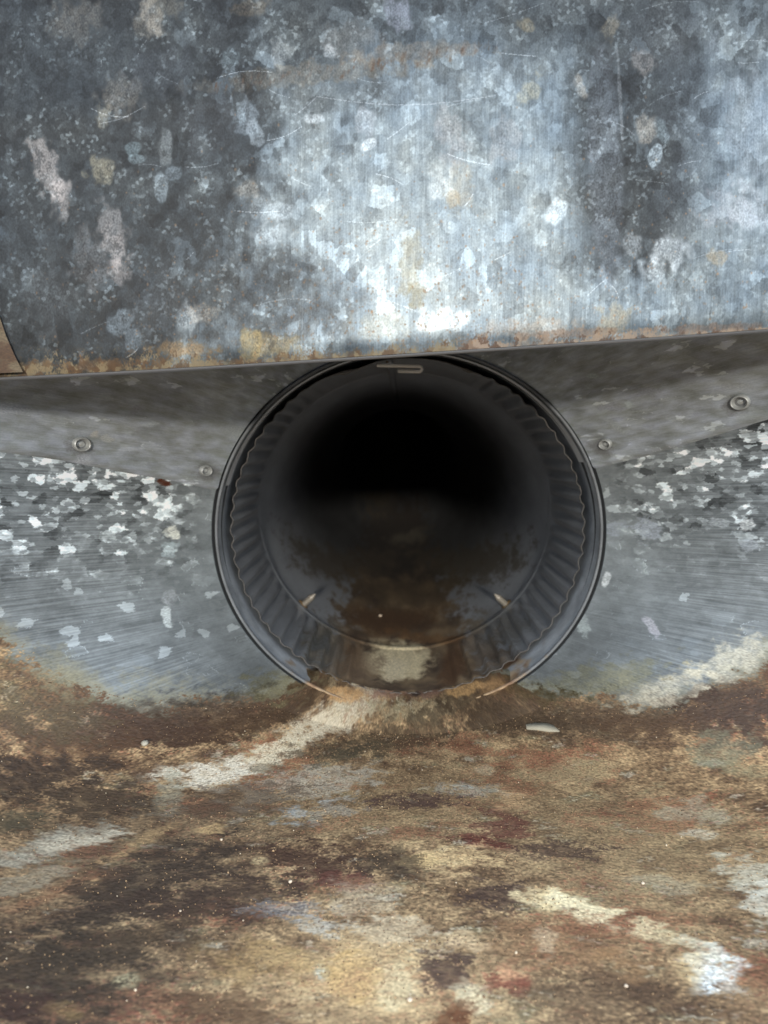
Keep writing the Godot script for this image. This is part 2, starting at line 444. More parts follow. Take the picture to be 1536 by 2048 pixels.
	c.stain(Vector2(0.0511, 0.0022), Vector2(0.0165, -0.0003), Vector2(0.0001, -0.0012), rgb(112, 84, 64), 0.42, 0.25, 0.7, 0.75, 0.15)
	c.stain(Vector2(0.0897, 0.0012), Vector2(0.0151, -0.0003), Vector2(0.0001, -0.0011), rgb(104, 78, 62), 0.45, 0.25, 0.7, 0.75, 0.15)
	c.stain(Vector2(0.0043, 0.0906), Vector2(0.0035, -0.0002), Vector2(0.0000, -0.0040), rgb(150, 152, 168), 0.33, 0.25, 0.7, -1, -1)
	c.stain(Vector2(0.0609, 0.0828), Vector2(0.0022, -0.0001), Vector2(0.0000, -0.0032), rgb(150, 136, 112), 0.3, 0.25, 0.7, 0.75, 0.15)
	c.stain(Vector2(0.0380, 0.0857), Vector2(0.0022, -0.0001), Vector2(0.0000, -0.0019), rgb(150, 132, 98), 0.3, 0.25, 0.7, 0.75, 0.15)
	c.stain(Vector2(-0.0092, 0.0834), Vector2(0.0081, -0.0005), Vector2(-0.0000, -0.0054), rgb(104, 98, 92), 0.21, 0.25, 0.7, -1, -1)
	c.stain(Vector2(-0.0200, 0.0760), Vector2(0.0296, 0.0008), Vector2(0.0003, -0.0029), rgb(126, 112, 92), 0.24, 0.25, 0.7, 0.75, 0.15)
	c.stain(Vector2(0.0070, 0.0797), Vector2(0.0175, -0.0002), Vector2(0.0001, -0.0027), rgb(122, 104, 84), 0.24, 0.25, 0.7, 0.75, 0.15)
	c.stain(Vector2(-0.0361, 0.0951), Vector2(0.0054, -0.0003), Vector2(-0.0000, -0.0022), rgb(112, 96, 76), 0.3, 0.25, 0.7, 0.75, 0.15)
	c.stain(Vector2(-0.0954, 0.0843), Vector2(0.0081, -0.0004), Vector2(-0.0001, -0.0107), rgb(44, 50, 54), 0.3, 0.25, 0.7, -1, -1)
	c.stain(Vector2(-0.0964, 0.0309), Vector2(0.0082, -0.0004), Vector2(-0.0004, -0.0147), rgb(50, 54, 56), 0.24, 0.25, 0.7, -1, -1)
	c.stain(Vector2(-0.0766, 0.0846), Vector2(0.0108, -0.0006), Vector2(-0.0000, -0.0080), rgb(52, 58, 62), 0.27, 0.25, 0.7, -1, -1)
	c.stain(Vector2(-0.0703, 0.0429), Vector2(0.0081, -0.0004), Vector2(-0.0001, -0.0067), rgb(54, 60, 64), 0.3, 0.25, 0.7, -1, -1)
	c.stain(Vector2(-0.0639, 0.0184), Vector2(0.0082, -0.0005), Vector2(-0.0002, -0.0094), rgb(62, 66, 70), 0.27, 0.25, 0.7, -1, -1)
	c.stain(Vector2(-0.0457, 0.0642), Vector2(0.0095, -0.0005), Vector2(-0.0001, -0.0080), rgb(66, 70, 76), 0.24, 0.25, 0.7, -1, -1)
	c.stain(Vector2(-0.0604, 0.0797), Vector2(0.0094, -0.0005), Vector2(-0.0000, -0.0067), rgb(60, 64, 70), 0.3, 0.25, 0.7, -1, -1)
	# rust that creeps up from the lower edge, heavier towards the left and the right of the middle
	for y in 130:
		var v := y / c.per_y
		for x in w:
			var k := y * w + x
			var px := c.x0 + x / c.per_x
			var heavy := 0.55 + 0.9 * smoothstep(-0.03, -0.075, px) + 0.5 * smoothstep(0.012, 0.03, px) * smoothstep(0.09, 0.05, px) + (big[(y + 300) * w + x] / 255.0 - 0.5) * 1.6
			var reach := 0.0005 + 0.0024 * maxf(heavy, 0.0)
			var t := smoothstep(1.2, 0.1, v / reach + (c.wob[k] / 255.0 - 0.5) * 1.8 + (c.grain[k] / 255.0 - 0.5) * 1.7)
			t *= smoothstep(0.2, 0.65, mid[(y + 500) * w + x] / 255.0 + 0.25)
			var deep := smoothstep(0.45, 0.75, small_cells[k] / 255.0)
			var col := rgb(122, 108, 84).lerp(rgb(78, 58, 42), deep * 0.8)
			if px > 0.02:
				col = rgb(138, 122, 106).lerp(rgb(86, 68, 56), deep)
			c.r[k] = lerpf(c.r[k], col.r, t * 0.85)
			c.g[k] = lerpf(c.g[k], col.g, t * 0.85)
			c.b[k] = lerpf(c.b[k], col.b, t * 0.85)
			c.rough[k] = lerpf(c.rough[k], 0.85, t)
			c.metal[k] = lerpf(c.metal[k], 0.1, t)
	# pin-prick rust over the bright part
	var rng := RandomNumberGenerator.new()
	rng.seed = 77
	for i in 1500:
		var p := Vector2(rng.randfn(0.0, 0.06), absf(rng.randfn(0.0, 0.022)) + 0.001)
		c.stain(p, Vector2(rng.randf_range(0.00012, 0.00032), 0), Vector2(0, rng.randf_range(0.00012, 0.0004)), rgb(132, 96, 66), rng.randf_range(0.12, 0.5), 0.5, 0.4, 0.8, 0.2)
	# the row of rust dashes left by an old fold
	for i in 150:
		var t := rng.randf()
		var s := clampf(t, 0.0, 1.0)
		var p := Vector2(lerpf(-0.046, 0.030, s) + rng.randfn(0, 0.0008), lerpf(0.0742, 0.0800, s) + rng.randfn(0, 0.0010))
		var near_rust := 1.0 if (s > 0.44 and s < 0.62) or s < 0.06 else 0.55
		c.stain(p, Vector2(rng.randf_range(0.0002, 0.00042), 0), Vector2(0.0002, rng.randf_range(0.0004, 0.0012)), rgb(72, 56, 46), near_rust * rng.randf_range(0.1, 0.65), 0.4, 0.5, 0.85, 0.1)
	# scratches
	for i in 46:
		var p := Vector2(rng.randf_range(-0.08, 0.1), rng.randf_range(0.004, 0.095))
		var q := p + Vector2(rng.randf_range(-0.012, 0.016), rng.randf_range(-0.0045, 0.0045))
		c.scratch(p, q, rgb(225, 232, 238), rng.randf_range(0.12, 0.35), rng.randf_range(-0.08, 0.08))
	c.scratch(Vector2(-0.018, 0.070), Vector2(0.030, 0.0672), rgb(170, 174, 180), 0.35, 0.05)
	c.scratch(Vector2(-0.024, 0.0655), Vector2(-0.018, 0.070), rgb(170, 174, 180), 0.35, 0.02)
	return c


func paint_pan() -> Canvas:
	var c := Canvas.new(2048, 1024, -232.0, 58.0, 0.0, 0.21)     # degrees round the boot, metres in front of the collar
	var w := c.w
	var h := c.h
	c.wob = Canvas.noise(w, h, 30, 34, 21, 5, FastNoiseLite.TYPE_SIMPLEX_SMOOTH, 0.0, 0.68)
	c.grain = Canvas.noise(w, h, 2.3, 4.6, 22, 2)
	var big := Canvas.noise(w, h, 170, 150, 23, 4)
	var mid := Canvas.noise(w, h, 44, 60, 24, 5, FastNoiseLite.TYPE_SIMPLEX_SMOOTH, 0.0, 0.68)
	var mid_2 := Canvas.noise(w, h, 70, 64, 25, 5, FastNoiseLite.TYPE_SIMPLEX_SMOOTH, 0.0, 0.68)
	c.mottle = Canvas.noise(w, h, 18, 22, 30, 4, FastNoiseLite.TYPE_SIMPLEX_SMOOTH, 0.0, 0.68)
	var grit := Canvas.noise(w, h, 5, 8, 26, 3, FastNoiseLite.TYPE_SIMPLEX_SMOOTH, 0.0, 0.68)
	var lines := Canvas.noise(w, h, 4.0, 110, 27, 2)
	var cells := Canvas.noise(w, h, 15, 18, 28, 1, FastNoiseLite.TYPE_CELLULAR, 9.0)
	var small_cells := Canvas.noise(w, h, 7, 9, 29, 1, FastNoiseLite.TYPE_CELLULAR, 5.0)
	# how far the rust reaches up on the left and on the right: (distance in front of the collar, degrees)
	var rust_left := [Vector2(0, -122), Vector2(0.0115, -123), Vector2(0.0206, -129.5), Vector2(0.0298, -134), Vector2(0.0405, -134.8), Vector2(0.0431, -139.5), Vector2(0.0486, -146), Vector2(0.0562, -152), Vector2(0.0614, -158.5), Vector2(0.08, -163), Vector2(0.21, -170)]
	var rust_right := [Vector2(0, -61.5), Vector2(0.0136, -55.4), Vector2(0.0217, -47.8), Vector2(0.0328, -46.9), Vector2(0.039, -45.2), Vector2(0.0398, -38.5), Vector2(0.0437, -35.9), Vector2(0.0498, -29.3), Vector2(0.08, -20), Vector2(0.21, -12)]
	for y in h:
		var d := y / c.per_y
		var lo := along(rust_left, d)
		var hi := along(rust_right, d)
		for x in w:
			var k := y * w + x
			var deg := c.x0 + x / c.per_x
			var wv := c.wob[k] / 255.0 - 0.5
			var bg := big[k] / 255.0 - 0.5
			var md := mid[k] / 255.0 - 0.5
			var m2 := mid_2[k] / 255.0 - 0.5
			var gr := c.grain[k] / 255.0 - 0.5
			var gt := grit[k] / 255.0 - 0.5
			var ln := lines[k] / 255.0 - 0.5
			# bare zinc with its crystals
			var above := deg > -90.0
			var up := (deg - 22.0) if above else (-deg - 198.0)      # degrees above the lap seam
			var lively := smoothstep(-34.0, -6.0, up + wv * 26.0) * smoothstep(0.001, 0.014, d + wv * 0.008)
			var cell := cells[k] / 255.0
			var mini := small_cells[k] / 255.0
			var z := 0.505 + bg * 0.10 + md * 0.10 + gr * 0.05 + ln * 0.20 * smoothstep(0.006, 0.035, d)
			z += (cell - 0.5) * (0.05 + 0.11 * lively) + (mini - 0.5) * (0.03 + 0.05 * lively)
			z += lively * (0.44 * smoothstep(0.70, 0.97, cell + (mini - 0.5) * 0.28) - 0.11 * smoothstep(0.22, 0.06, cell + (mini - 0.5) * 0.16))
			if cell > 0.965:
				z += 0.16
			z += lively * 0.24 * smoothstep(0.78, 0.98, mini)
			var zr := z * 0.96
			var zg := z * 1.0
			var zb := z * 1.012
			var rough := 0.50 + wv * 0.1 - (0.10 if cell > 0.8 else 0.0)
			var metal := 0.72
			# the rust of the floor
			var inside := minf(deg - lo, hi - deg) + wv * 10.0 + gr * 5.0 + gt * 6.0
			var rust := smoothstep(-1.2, 1.6, inside)
			var halo := smoothstep(-10.0, 0.0, inside + bg * 10.0) * 0.55
			var tan_c := rgb(168, 143, 107)
			var brown := rgb(90, 69, 49)
			var tone := clampf(0.50 + bg * 0.8 + md * 1.5 + gt * 0.5, 0.0, 1.0)
			var rc := brown.lerp(tan_c, tone)
			rc = rc.lerp(rgb(98, 92, 68), smoothstep(0.10, 0.32, m2 + gt * 0.2) * 0.6)               # olive
			rc = rc.lerp(rgb(66, 49, 38), smoothstep(0.10, 0.30, -md + m2 * 0.5 + gt * 0.6 - 0.06) * 0.6)   # dark scale
			rc = rc.lerp(rgb(186, 176, 154), smoothstep(0.20, 0.36, m2 - md * 0.6 + gt * 0.3) * 0.6)  # worn through to pale zinc
			rc = rc.lerp(rgb(92, 44, 38), smoothstep(0.20, 0.34, gt + bg * 0.5 + 0.02) * 0.45)           # reddish grains
			rc = rc.lerp(rgb(104, 60, 42), smoothstep(0.10, 0.30, bg - m2 * 0.6 + gt * 0.35) * 0.45)          # rust red
			var edge := smoothstep(19.0, 2.0, inside) * smoothstep(-0.35, 0.2, wv + bg)
			rc = rc.lerp(rgb(66, 47, 32), edge * 0.8)
			var gain := 1.0 + gr * 0.65 + gt * 0.6
			var hal := rgb(132, 126, 98)
			zr = lerpf(zr, hal.r * (1.0 + gr * 0.2), halo)
			zg = lerpf(zg, hal.g * (1.0 + gr * 0.2), halo)
			zb = lerpf(zb, hal.b * (1.0 + gr * 0.2), halo)
			c.r[k] = lerpf(zr, rc.r * gain, rust)
			c.g[k] = lerpf(zg, rc.g * gain, rust)
			c.b[k] = lerpf(zb, rc.b * gain, rust)
			c.rough[k] = lerpf(rough, 0.64 + gt * 0.25, maxf(rust, halo * 0.5))
			c.metal[k] = lerpf(metal, 0.05, maxf(rust, halo))
			c.high[k] = 0.5 + lerpf(ln * 0.20 + (mini - 0.5) * 0.05, md * 0.20 + gt * 0.65 + gr * 0.45, rust)
	c.stain(Vector2(-117.80, 0.0989), Vector2(9.66, -0.0239), Vector2(7.78, 0.0353), rgb(50, 38, 30), 0.483, 0.7, 0.7, -1, -1)
	c.stain(Vector2(-132.02, 0.0400), Vector2(10.92, -0.0324), Vector2(4.35, 0.0055), rgb(51, 38, 28), 0.7475, 0.5, 0.7, -1, -1)
	c.stain(Vector2(-63.82, 0.0173), Vector2(26.58, 0.0304), Vector2(-3.57, 0.0078), rgb(60, 47, 33), 0.805, 0.6, 0.7, -1, -1)
	c.stain(Vector2(-116.47, 0.1458), Vector2(5.25, -0.0140), Vector2(3.68, 0.0149), rgb(46, 36, 27), 0.575, 0.7, 0.7, -1, -1)  # light falloff at the front left corner, painted in as a dark patch
	c.stain(Vector2(-93.71, 0.1413), Vector2(8.52, -0.0000), Vector2(0.11, 0.0162), rgb(196, 170, 128), 0.75, 0.7, 0.7, -1, -1)  # soft glow on the middle foreground, painted into the floor colour
	c.stain(Vector2(-69.21, 0.0923), Vector2(10.49, 0.0104), Vector2(-3.98, 0.0214), rgb(140, 120, 88), 0.5, 0.7, 0.7, -1, -1)
	c.stain(Vector2(-90.73, 0.0639), Vector2(17.33, -0.0000), Vector2(-0.19, 0.0188), rgb(120, 100, 72), 0.5, 0.7, 0.7, -1, -1)
	c.stain(Vector2(-114.04, 0.0364), Vector2(4.54, -0.0246), Vector2(2.43, 0.0053), rgb(198, 186, 160), 1, 0.22, 0.8, -1, -1)
	c.stain(Vector2(-106.40, 0.0094), Vector2(10.54, -0.0149), Vector2(2.05, 0.0064), rgb(186, 174, 150), 0.95, 0.25, 0.8, -1, -1)
	c.stain(Vector2(-118.66, 0.0518), Vector2(4.83, -0.0065), Vector2(1.79, 0.0053), rgb(200, 192, 174), 0.95, 0.25, 1, -1, -1)
	c.stain(Vector2(-86.07, 0.0080), Vector2(15.34, -0.0008), Vector2(-0.21, 0.0038), rgb(150, 138, 110), 0.7, 0.27, 1, -1, -1)
	c.stain(Vector2(-105.27, 0.0530), Vector2(8.08, -0.0071), Vector2(1.79, 0.0103), rgb(176, 170, 156), 0.65, 0.27, 1, -1, -1)
	c.stain(Vector2(-113.23, 0.0455), Vector2(2.01, -0.0010), Vector2(0.63, 0.0026), rgb(110, 100, 80), 0.7, 0.27, 1, -1, -1)
	c.stain(Vector2(-115.50, 0.0028), Vector2(2.61, -0.0073), Vector2(1.63, 0.0023), rgb(150, 136, 108), 0.6, 0.27, 1, -1, -1)
	c.stain(Vector2(-123.91, 0.0279), Vector2(6.08, -0.0181), Vector2(2.74, 0.0041), rgb(60, 43, 27), 0.92, 0.27, 1, -1, -1)
	c.stain(Vector2(-131.54, 0.0451), Vector2(6.06, -0.0104), Vector2(2.46, 0.0039), rgb(56, 38, 25), 0.8625, 0.27, 1, -1, -1)
	c.stain(Vector2(-134.73, 0.0602), Vector2(4.63, -0.0103), Vector2(4.01, 0.0061), rgb(70, 48, 30), 0.69, 0.27, 1, -1, -1)
	c.stain(Vector2(-117.90, 0.0106), Vector2(1.41, -0.0102), Vector2(1.90, 0.0021), rgb(60, 44, 28), 0.8625, 0.27, 1, -1, -1)
	c.stain(Vector2(-142.91, 0.0568), Vector2(5.68, -0.0065), Vector2(3.59, 0.0050), rgb(74, 64, 44), 0.69, 0.27, 1, -1, -1)
	c.stain(Vector2(-149.21, 0.0504), Vector2(3.30, -0.0050), Vector2(3.27, 0.0033), rgb(132, 126, 102), 0.5, 0.27, 1, -1, -1)
	c.stain(Vector2(-92.34, 0.0199), Vector2(15.94, -0.0115), Vector2(0.45, 0.0081), rgb(59, 47, 33), 0.69, 0.27, 1, -1, -1)
	c.stain(Vector2(-68.82, 0.0146), Vector2(12.31, 0.0130), Vector2(-1.74, 0.0047), rgb(57, 43, 28), 0.69, 0.27, 1, -1, -1)
	c.stain(Vector2(-101.69, 0.0312), Vector2(4.59, -0.0069), Vector2(0.92, 0.0048), rgb(66, 61, 47), 0.575, 0.27, 1, -1, -1)
	c.stain(Vector2(-40.81, 0.0491), Vector2(1.80, 0.0115), Vector2(-5.26, 0.0042), rgb(60, 44, 33), 0.9775, 0.27, 1, -1, -1)
	c.stain(Vector2(-48.93, 0.0384), Vector2(4.85, 0.0079), Vector2(-2.18, 0.0031), rgb(69, 50, 33), 0.805, 0.27, 1, -1, -1)
	c.stain(Vector2(-47.68, 0.0553), Vector2(2.20, 0.0041), Vector2(-3.07, 0.0048), rgb(112, 112, 92), 0.65, 0.27, 1, -1, -1)
	c.stain(Vector2(-49.15, 0.0642), Vector2(1.43, 0.0025), Vector2(-1.55, 0.0030), rgb(128, 120, 92), 0.6, 0.27, 1, -1, -1)
	c.stain(Vector2(-40.51, 0.0328), Vector2(6.62, 0.0049), Vector2(-2.25, 0.0032), rgb(188, 182, 162), 0.7, 0.27, 1, 0.6, 0.2)
	c.stain(Vector2(-30.07, 0.0413), Vector2(4.65, 0.0052), Vector2(-2.85, 0.0031), rgb(192, 188, 170), 0.75, 0.27, 1, 0.6, 0.2)
	c.stain(Vector2(-45.34, 0.0157), Vector2(8.83, 0.0106), Vector2(-2.98, 0.0038), rgb(134, 130, 102), 0.55, 0.27, 1, -1, -1)
	c.stain(Vector2(-56.39, 0.0106), Vector2(4.75, 0.0063), Vector2(-1.91, 0.0031), rgb(74, 61, 38), 0.69, 0.27, 1, -1, -1)
	c.stain(Vector2(-66.46, 0.0488), Vector2(5.09, 0.0023), Vector2(-1.86, 0.0067), rgb(146, 128, 96), 0.7, 0.25, 0.6, -1, -1)
	c.stain(Vector2(-78.27, 0.0440), Vector2(1.89, 0.0002), Vector2(-0.41, 0.0028), rgb(172, 158, 130), 0.6, 0.27, 1, -1, -1)
	c.stain(Vector2(-59.17, 0.0761), Vector2(2.61, 0.0017), Vector2(-1.59, 0.0061), rgb(160, 152, 130), 0.6, 0.27, 1, -1, -1)
	c.stain(Vector2(-60.98, 0.0858), Vector2(1.44, 0.0007), Vector2(-0.51, 0.0024), rgb(190, 184, 166), 0.6, 0.27, 1, -1, -1)
	c.stain(Vector2(-133.36, 0.0748), Vector2(3.16, -0.0144), Vector2(2.65, 0.0048), rgb(44, 33, 24), 0.805, 0.27, 1, -1, -1)
	c.stain(Vector2(-125.63, 0.0735), Vector2(4.65, -0.0052), Vector2(2.33, 0.0077), rgb(53, 41, 30), 0.805, 0.27, 1, -1, -1)
	c.stain(Vector2(-120.09, 0.0659), Vector2(1.45, -0.0010), Vector2(2.61, 0.0097), rgb(140, 138, 120), 0.6, 0.27, 1, -1, -1)
	c.stain(Vector2(-124.37, 0.0960), Vector2(3.18, -0.0126), Vector2(1.27, 0.0045), rgb(158, 154, 138), 0.7, 0.27, 1, -1, -1)
	c.stain(Vector2(-123.31, 0.1111), Vector2(1.93, -0.0103), Vector2(1.03, 0.0035), rgb(148, 140, 120), 0.6, 0.27, 1, -1, -1)
	c.stain(Vector2(-122.58, 0.0919), Vector2(2.11, -0.0047), Vector2(0.61, 0.0025), rgb(188, 178, 156), 0.6, 0.27, 1, -1, -1)
	c.stain(Vector2(-129.63, 0.0899), Vector2(1.54, -0.0083), Vector2(1.34, 0.0036), rgb(66, 61, 46), 0.69, 0.27, 1, -1, -1)
	c.stain(Vector2(-118.13, 0.0918), Vector2(1.61, -0.0113), Vector2(0.66, 0.0024), rgb(168, 140, 100), 0.6, 0.27, 1, -1, -1)
	c.stain(Vector2(-119.47, 0.1107), Vector2(3.03, -0.0097), Vector2(0.64, 0.0027), rgb(128, 92, 66), 0.7, 0.27, 1, -1, -1)
	c.stain(Vector2(-118.73, 0.1093), Vector2(0.35, -0.0018), Vector2(0.36, 0.0014), rgb(204, 172, 126), 0.8, 0.27, 1, -1, -1)
	c.stain(Vector2(-114.49, 0.1068), Vector2(4.46, -0.0150), Vector2(2.33, 0.0104), rgb(51, 40, 31), 0.8625, 0.27, 1, -1, -1)
	c.stain(Vector2(-108.23, 0.1142), Vector2(6.64, -0.0041), Vector2(1.05, 0.0083), rgb(54, 40, 31), 0.805, 0.27, 1, -1, -1)
	c.stain(Vector2(-101.14, 0.0966), Vector2(4.69, 0.0037), Vector2(0.19, 0.0075), rgb(57, 38, 28), 0.8625, 0.27, 1, -1, -1)
	c.stain(Vector2(-97.34, 0.1056), Vector2(2.83, -0.0000), Vector2(0.13, 0.0039), rgb(87, 53, 43), 0.805, 0.27, 1, -1, -1)
	c.stain(Vector2(-112.16, 0.0653), Vector2(6.09, -0.0068), Vector2(1.83, 0.0084), rgb(74, 59, 46), 0.6325, 0.27, 1, -1, -1)
	c.stain(Vector2(-112.77, 0.0811), Vector2(1.19, -0.0019), Vector2(0.49, 0.0025), rgb(196, 166, 118), 0.7, 0.27, 1, -1, -1)
	c.stain(Vector2(-101.36, 0.0701), Vector2(3.32, -0.0032), Vector2(0.56, 0.0047), rgb(168, 180, 188), 0.3, 0.27, 1.5, -1, -1)
	c.stain(Vector2(-104.62, 0.0731), Vector2(1.31, -0.0030), Vector2(0.48, 0.0027), rgb(166, 180, 190), 0.33, 0.27, 1.5, -1, -1)
	c.stain(Vector2(-105.97, 0.0967), Vector2(0.76, -0.0000), Vector2(0.18, 0.0019), rgb(190, 170, 128), 0.7, 0.27, 1, -1, -1)
	c.stain(Vector2(-102.57, 0.1169), Vector2(2.96, -0.0001), Vector2(0.18, 0.0027), rgb(150, 152, 156), 0.5, 0.27, 1.5, -1, -1)
	c.stain(Vector2(-98.45, 0.1234), Vector2(1.66, -0.0000), Vector2(0.13, 0.0032), rgb(176, 182, 184), 0.5, 0.27, 1.5, -1, -1)
	c.stain(Vector2(-95.73, 0.1139), Vector2(3.14, -0.0000), Vector2(0.16, 0.0072), rgb(190, 176, 150), 0.5, 0.27, 1, -1, -1)
	c.stain(Vector2(-98.22, 0.1391), Vector2(0.52, -0.0000), Vector2(0.10, 0.0024), rgb(172, 196, 200), 0.42, 0.27, 1, -1, -1)
	c.stain(Vector2(-111.63, 0.1419), Vector2(0.84, -0.0001), Vector2(0.30, 0.0023), rgb(170, 164, 130), 0.6, 0.27, 1, -1, -1)
	c.stain(Vector2(-82.16, 0.0575), Vector2(4.20, 0.0001), Vector2(-0.39, 0.0039), rgb(168, 180, 188), 0.3, 0.27, 1.6, -1, -1)
	c.stain(Vector2(-83.27, 0.0541), Vector2(1.75, 0.0000), Vector2(-0.24, 0.0027), rgb(170, 186, 192), 0.3, 0.27, 1, -1, -1)
	c.stain(Vector2(-89.40, 0.0639), Vector2(5.37, 0.0000), Vector2(-0.09, 0.0039), rgb(66, 47, 41), 0.805, 0.27, 1.3, -1, -1)
	c.stain(Vector2(-80.42, 0.0787), Vector2(2.85, 0.0000), Vector2(-0.67, 0.0072), rgb(87, 48, 40), 0.69, 0.27, 1.4, -1, -1)
	c.stain(Vector2(-83.37, 0.0879), Vector2(3.00, 0.0027), Vector2(-0.23, 0.0023), rgb(79, 34, 28), 0.69, 0.27, 1.4, -1, -1)
	c.stain(Vector2(-75.44, 0.0918), Vector2(3.99, 0.0002), Vector2(-0.40, 0.0034), rgb(60, 44, 37), 0.7475, 0.27, 1.4, -1, -1)
	c.stain(Vector2(-77.58, 0.0640), Vector2(1.90, 0.0001), Vector2(-0.84, 0.0062), rgb(196, 160, 118), 0.5, 0.27, 1, -1, -1)
	c.stain(Vector2(-86.92, 0.0953), Vector2(4.63, 0.0000), Vector2(-0.23, 0.0057), rgb(206, 178, 132), 0.75, 0.27, 1.4, -1, -1)
	c.stain(Vector2(-90.54, 0.0965), Vector2(2.05, -0.0000), Vector2(-0.04, 0.0033), rgb(196, 170, 120), 0.6, 0.27, 1, -1, -1)
	c.stain(Vector2(-93.09, 0.0977), Vector2(3.03, -0.0000), Vector2(0.03, 0.0056), rgb(51, 41, 31), 0.69, 0.27, 1, -1, -1)
	c.stain(Vector2(-82.98, 0.1119), Vector2(2.71, 0.0000), Vector2(-0.38, 0.0057), rgb(56, 41, 36), 0.7475, 0.27, 1.3, -1, -1)
	c.stain(Vector2(-79.14, 0.1139), Vector2(2.33, 0.0025), Vector2(-0.54, 0.0039), rgb(226, 206, 160), 0.85, 0.27, 1, -1, -1)
	c.stain(Vector2(-75.82, 0.1188), Vector2(2.60, 0.0048), Vector2(-0.66, 0.0036), rgb(222, 208, 170), 0.85, 0.27, 1, -1, -1)
	c.stain(Vector2(-72.15, 0.1245), Vector2(1.34, 0.0051), Vector2(-0.70, 0.0028), rgb(216, 200, 160), 0.75, 0.27, 1, -1, -1)
	c.stain(Vector2(-69.21, 0.1388), Vector2(0.73, 0.0048), Vector2(-1.54, 0.0048), rgb(226, 228, 222), 0.9, 0.27, 1, -1, -1)
	c.stain(Vector2(-69.26, 0.1325), Vector2(0.70, 0.0034), Vector2(-0.78, 0.0027), rgb(206, 200, 176), 0.7, 0.27, 1, -1, -1)
	c.stain(Vector2(-70.66, 0.1417), Vector2(0.79, 0.0001), Vector2(-0.44, 0.0029), rgb(176, 192, 204), 0.36, 0.27, 1.5, -1, -1)
	c.stain(Vector2(-70.66, 0.1371), Vector2(0.89, 0.0001), Vector2(-0.91, 0.0061), rgb(204, 180, 134), 0.5, 0.27, 1, -1, -1)
	c.stain(Vector2(-60.88, 0.1063), Vector2(1.25, 0.0051), Vector2(-2.01, 0.0073), rgb(196, 192, 172), 0.7, 0.27, 1, -1, -1)
	c.stain(Vector2(-61.70, 0.1163), Vector2(1.40, 0.0006), Vector2(-1.43, 0.0073), rgb(206, 204, 190), 0.6, 0.27, 1, -1, -1)
	c.stain(Vector2(-68.20, 0.1084), Vector2(2.40, 0.0029), Vector2(-0.55, 0.0028), rgb(168, 160, 136), 0.45, 0.27, 1, -1, -1)
	c.stain(Vector2(-79.41, 0.1303), Vector2(4.92, 0.0041), Vector2(-1.10, 0.0082), rgb(128, 96, 68), 0.55, 0.27, 1, -1, -1)
	c.stain(Vector2(-78.00, 0.1456), Vector2(4.76, 0.0001), Vector2(-0.75, 0.0070), rgb(74, 56, 41), 0.575, 0.27, 1, -1, -1)
	c.stain(Vector2(-88.79, 0.1383), Vector2(1.75, 0.0000), Vector2(-0.18, 0.0061), rgb(60, 44, 38), 0.805, 0.27, 1.3, -1, -1)
	c.stain(Vector2(-84.71, 0.1398), Vector2(1.49, 0.0000), Vector2(-0.21, 0.0036), rgb(196, 136, 104), 0.56, 0.27, 1.3, -1, -1)
	c.stain(Vector2(-85.35, 0.1413), Vector2(0.74, 0.0000), Vector2(-0.24, 0.0044), rgb(92, 44, 34), 0.552, 0.27, 1.3, -1, -1)
	c.stain(Vector2(-83.79, 0.1428), Vector2(0.73, 0.0000), Vector2(-0.15, 0.0023), rgb(86, 40, 31), 0.552, 0.27, 1, -1, -1)
	c.stain(Vector2(-87.23, 0.1463), Vector2(1.43, 0.0000), Vector2(-0.17, 0.0042), rgb(206, 196, 164), 0.65, 0.27, 1, -1, -1)
	c.stain(Vector2(-92.60, 0.1413), Vector2(1.49, -0.0000), Vector2(-0.01, 0.0074), rgb(202, 186, 148), 0.65, 0.27, 1, -1, -1)
	c.stain(Vector2(-93.00, 0.1251), Vector2(2.92, -0.0000), Vector2(0.01, 0.0053), rgb(196, 182, 156), 0.5, 0.27, 1, -1, -1)
	c.stain(Vector2(-86.88, 0.1286), Vector2(1.63, 0.0000), Vector2(-0.14, 0.0034), rgb(210, 186, 150), 0.5, 0.27, 1, -1, -1)
	c.stain(Vector2(-80.44, 0.1286), Vector2(0.79, 0.0000), Vector2(-0.44, 0.0051), rgb(196, 176, 146), 0.5, 0.27, 1, -1, -1)
	c.stain(Vector2(-88.46, 0.1510), Vector2(1.04, 0.0000), Vector2(-0.13, 0.0039), rgb(80, 41, 21), 0.7475, 0.27, 1, -1, -1)
	c.stain(Vector2(-95.96, 0.1398), Vector2(1.86, -0.0000), Vector2(0.18, 0.0075), rgb(190, 156, 104), 0.6, 0.27, 1, -1, -1)
	c.stain(Vector2(-102.51, 0.1352), Vector2(4.45, -0.0001), Vector2(0.43, 0.0063), rgb(152, 124, 80), 0.5, 0.27, 1, -1, -1)
	c.stain(Vector2(-104.86, 0.1498), Vector2(3.38, -0.0001), Vector2(0.44, 0.0050), rgb(69, 47, 31), 0.6325, 0.27, 1, -1, -1)
	c.stain(Vector2(-116.92, 0.1430), Vector2(3.78, -0.0011), Vector2(1.99, 0.0122), rgb(47, 37, 27), 0.7475, 0.27, 1, -1, -1)
	c.stain(Vector2(-116.98, 0.1500), Vector2(1.70, -0.0005), Vector2(0.86, 0.0051), rgb(51, 31, 24), 0.69, 0.27, 1, -1, -1)
	c.stain(Vector2(-114.74, 0.1315), Vector2(2.99, -0.0037), Vector2(1.44, 0.0079), rgb(51, 41, 30), 0.69, 0.27, 1, -1, -1)
	c.stain(Vector2(-114.18, 0.1507), Vector2(1.17, -0.0002), Vector2(0.31, 0.0021), rgb(150, 122, 78), 0.5, 0.27, 1, -1, -1)
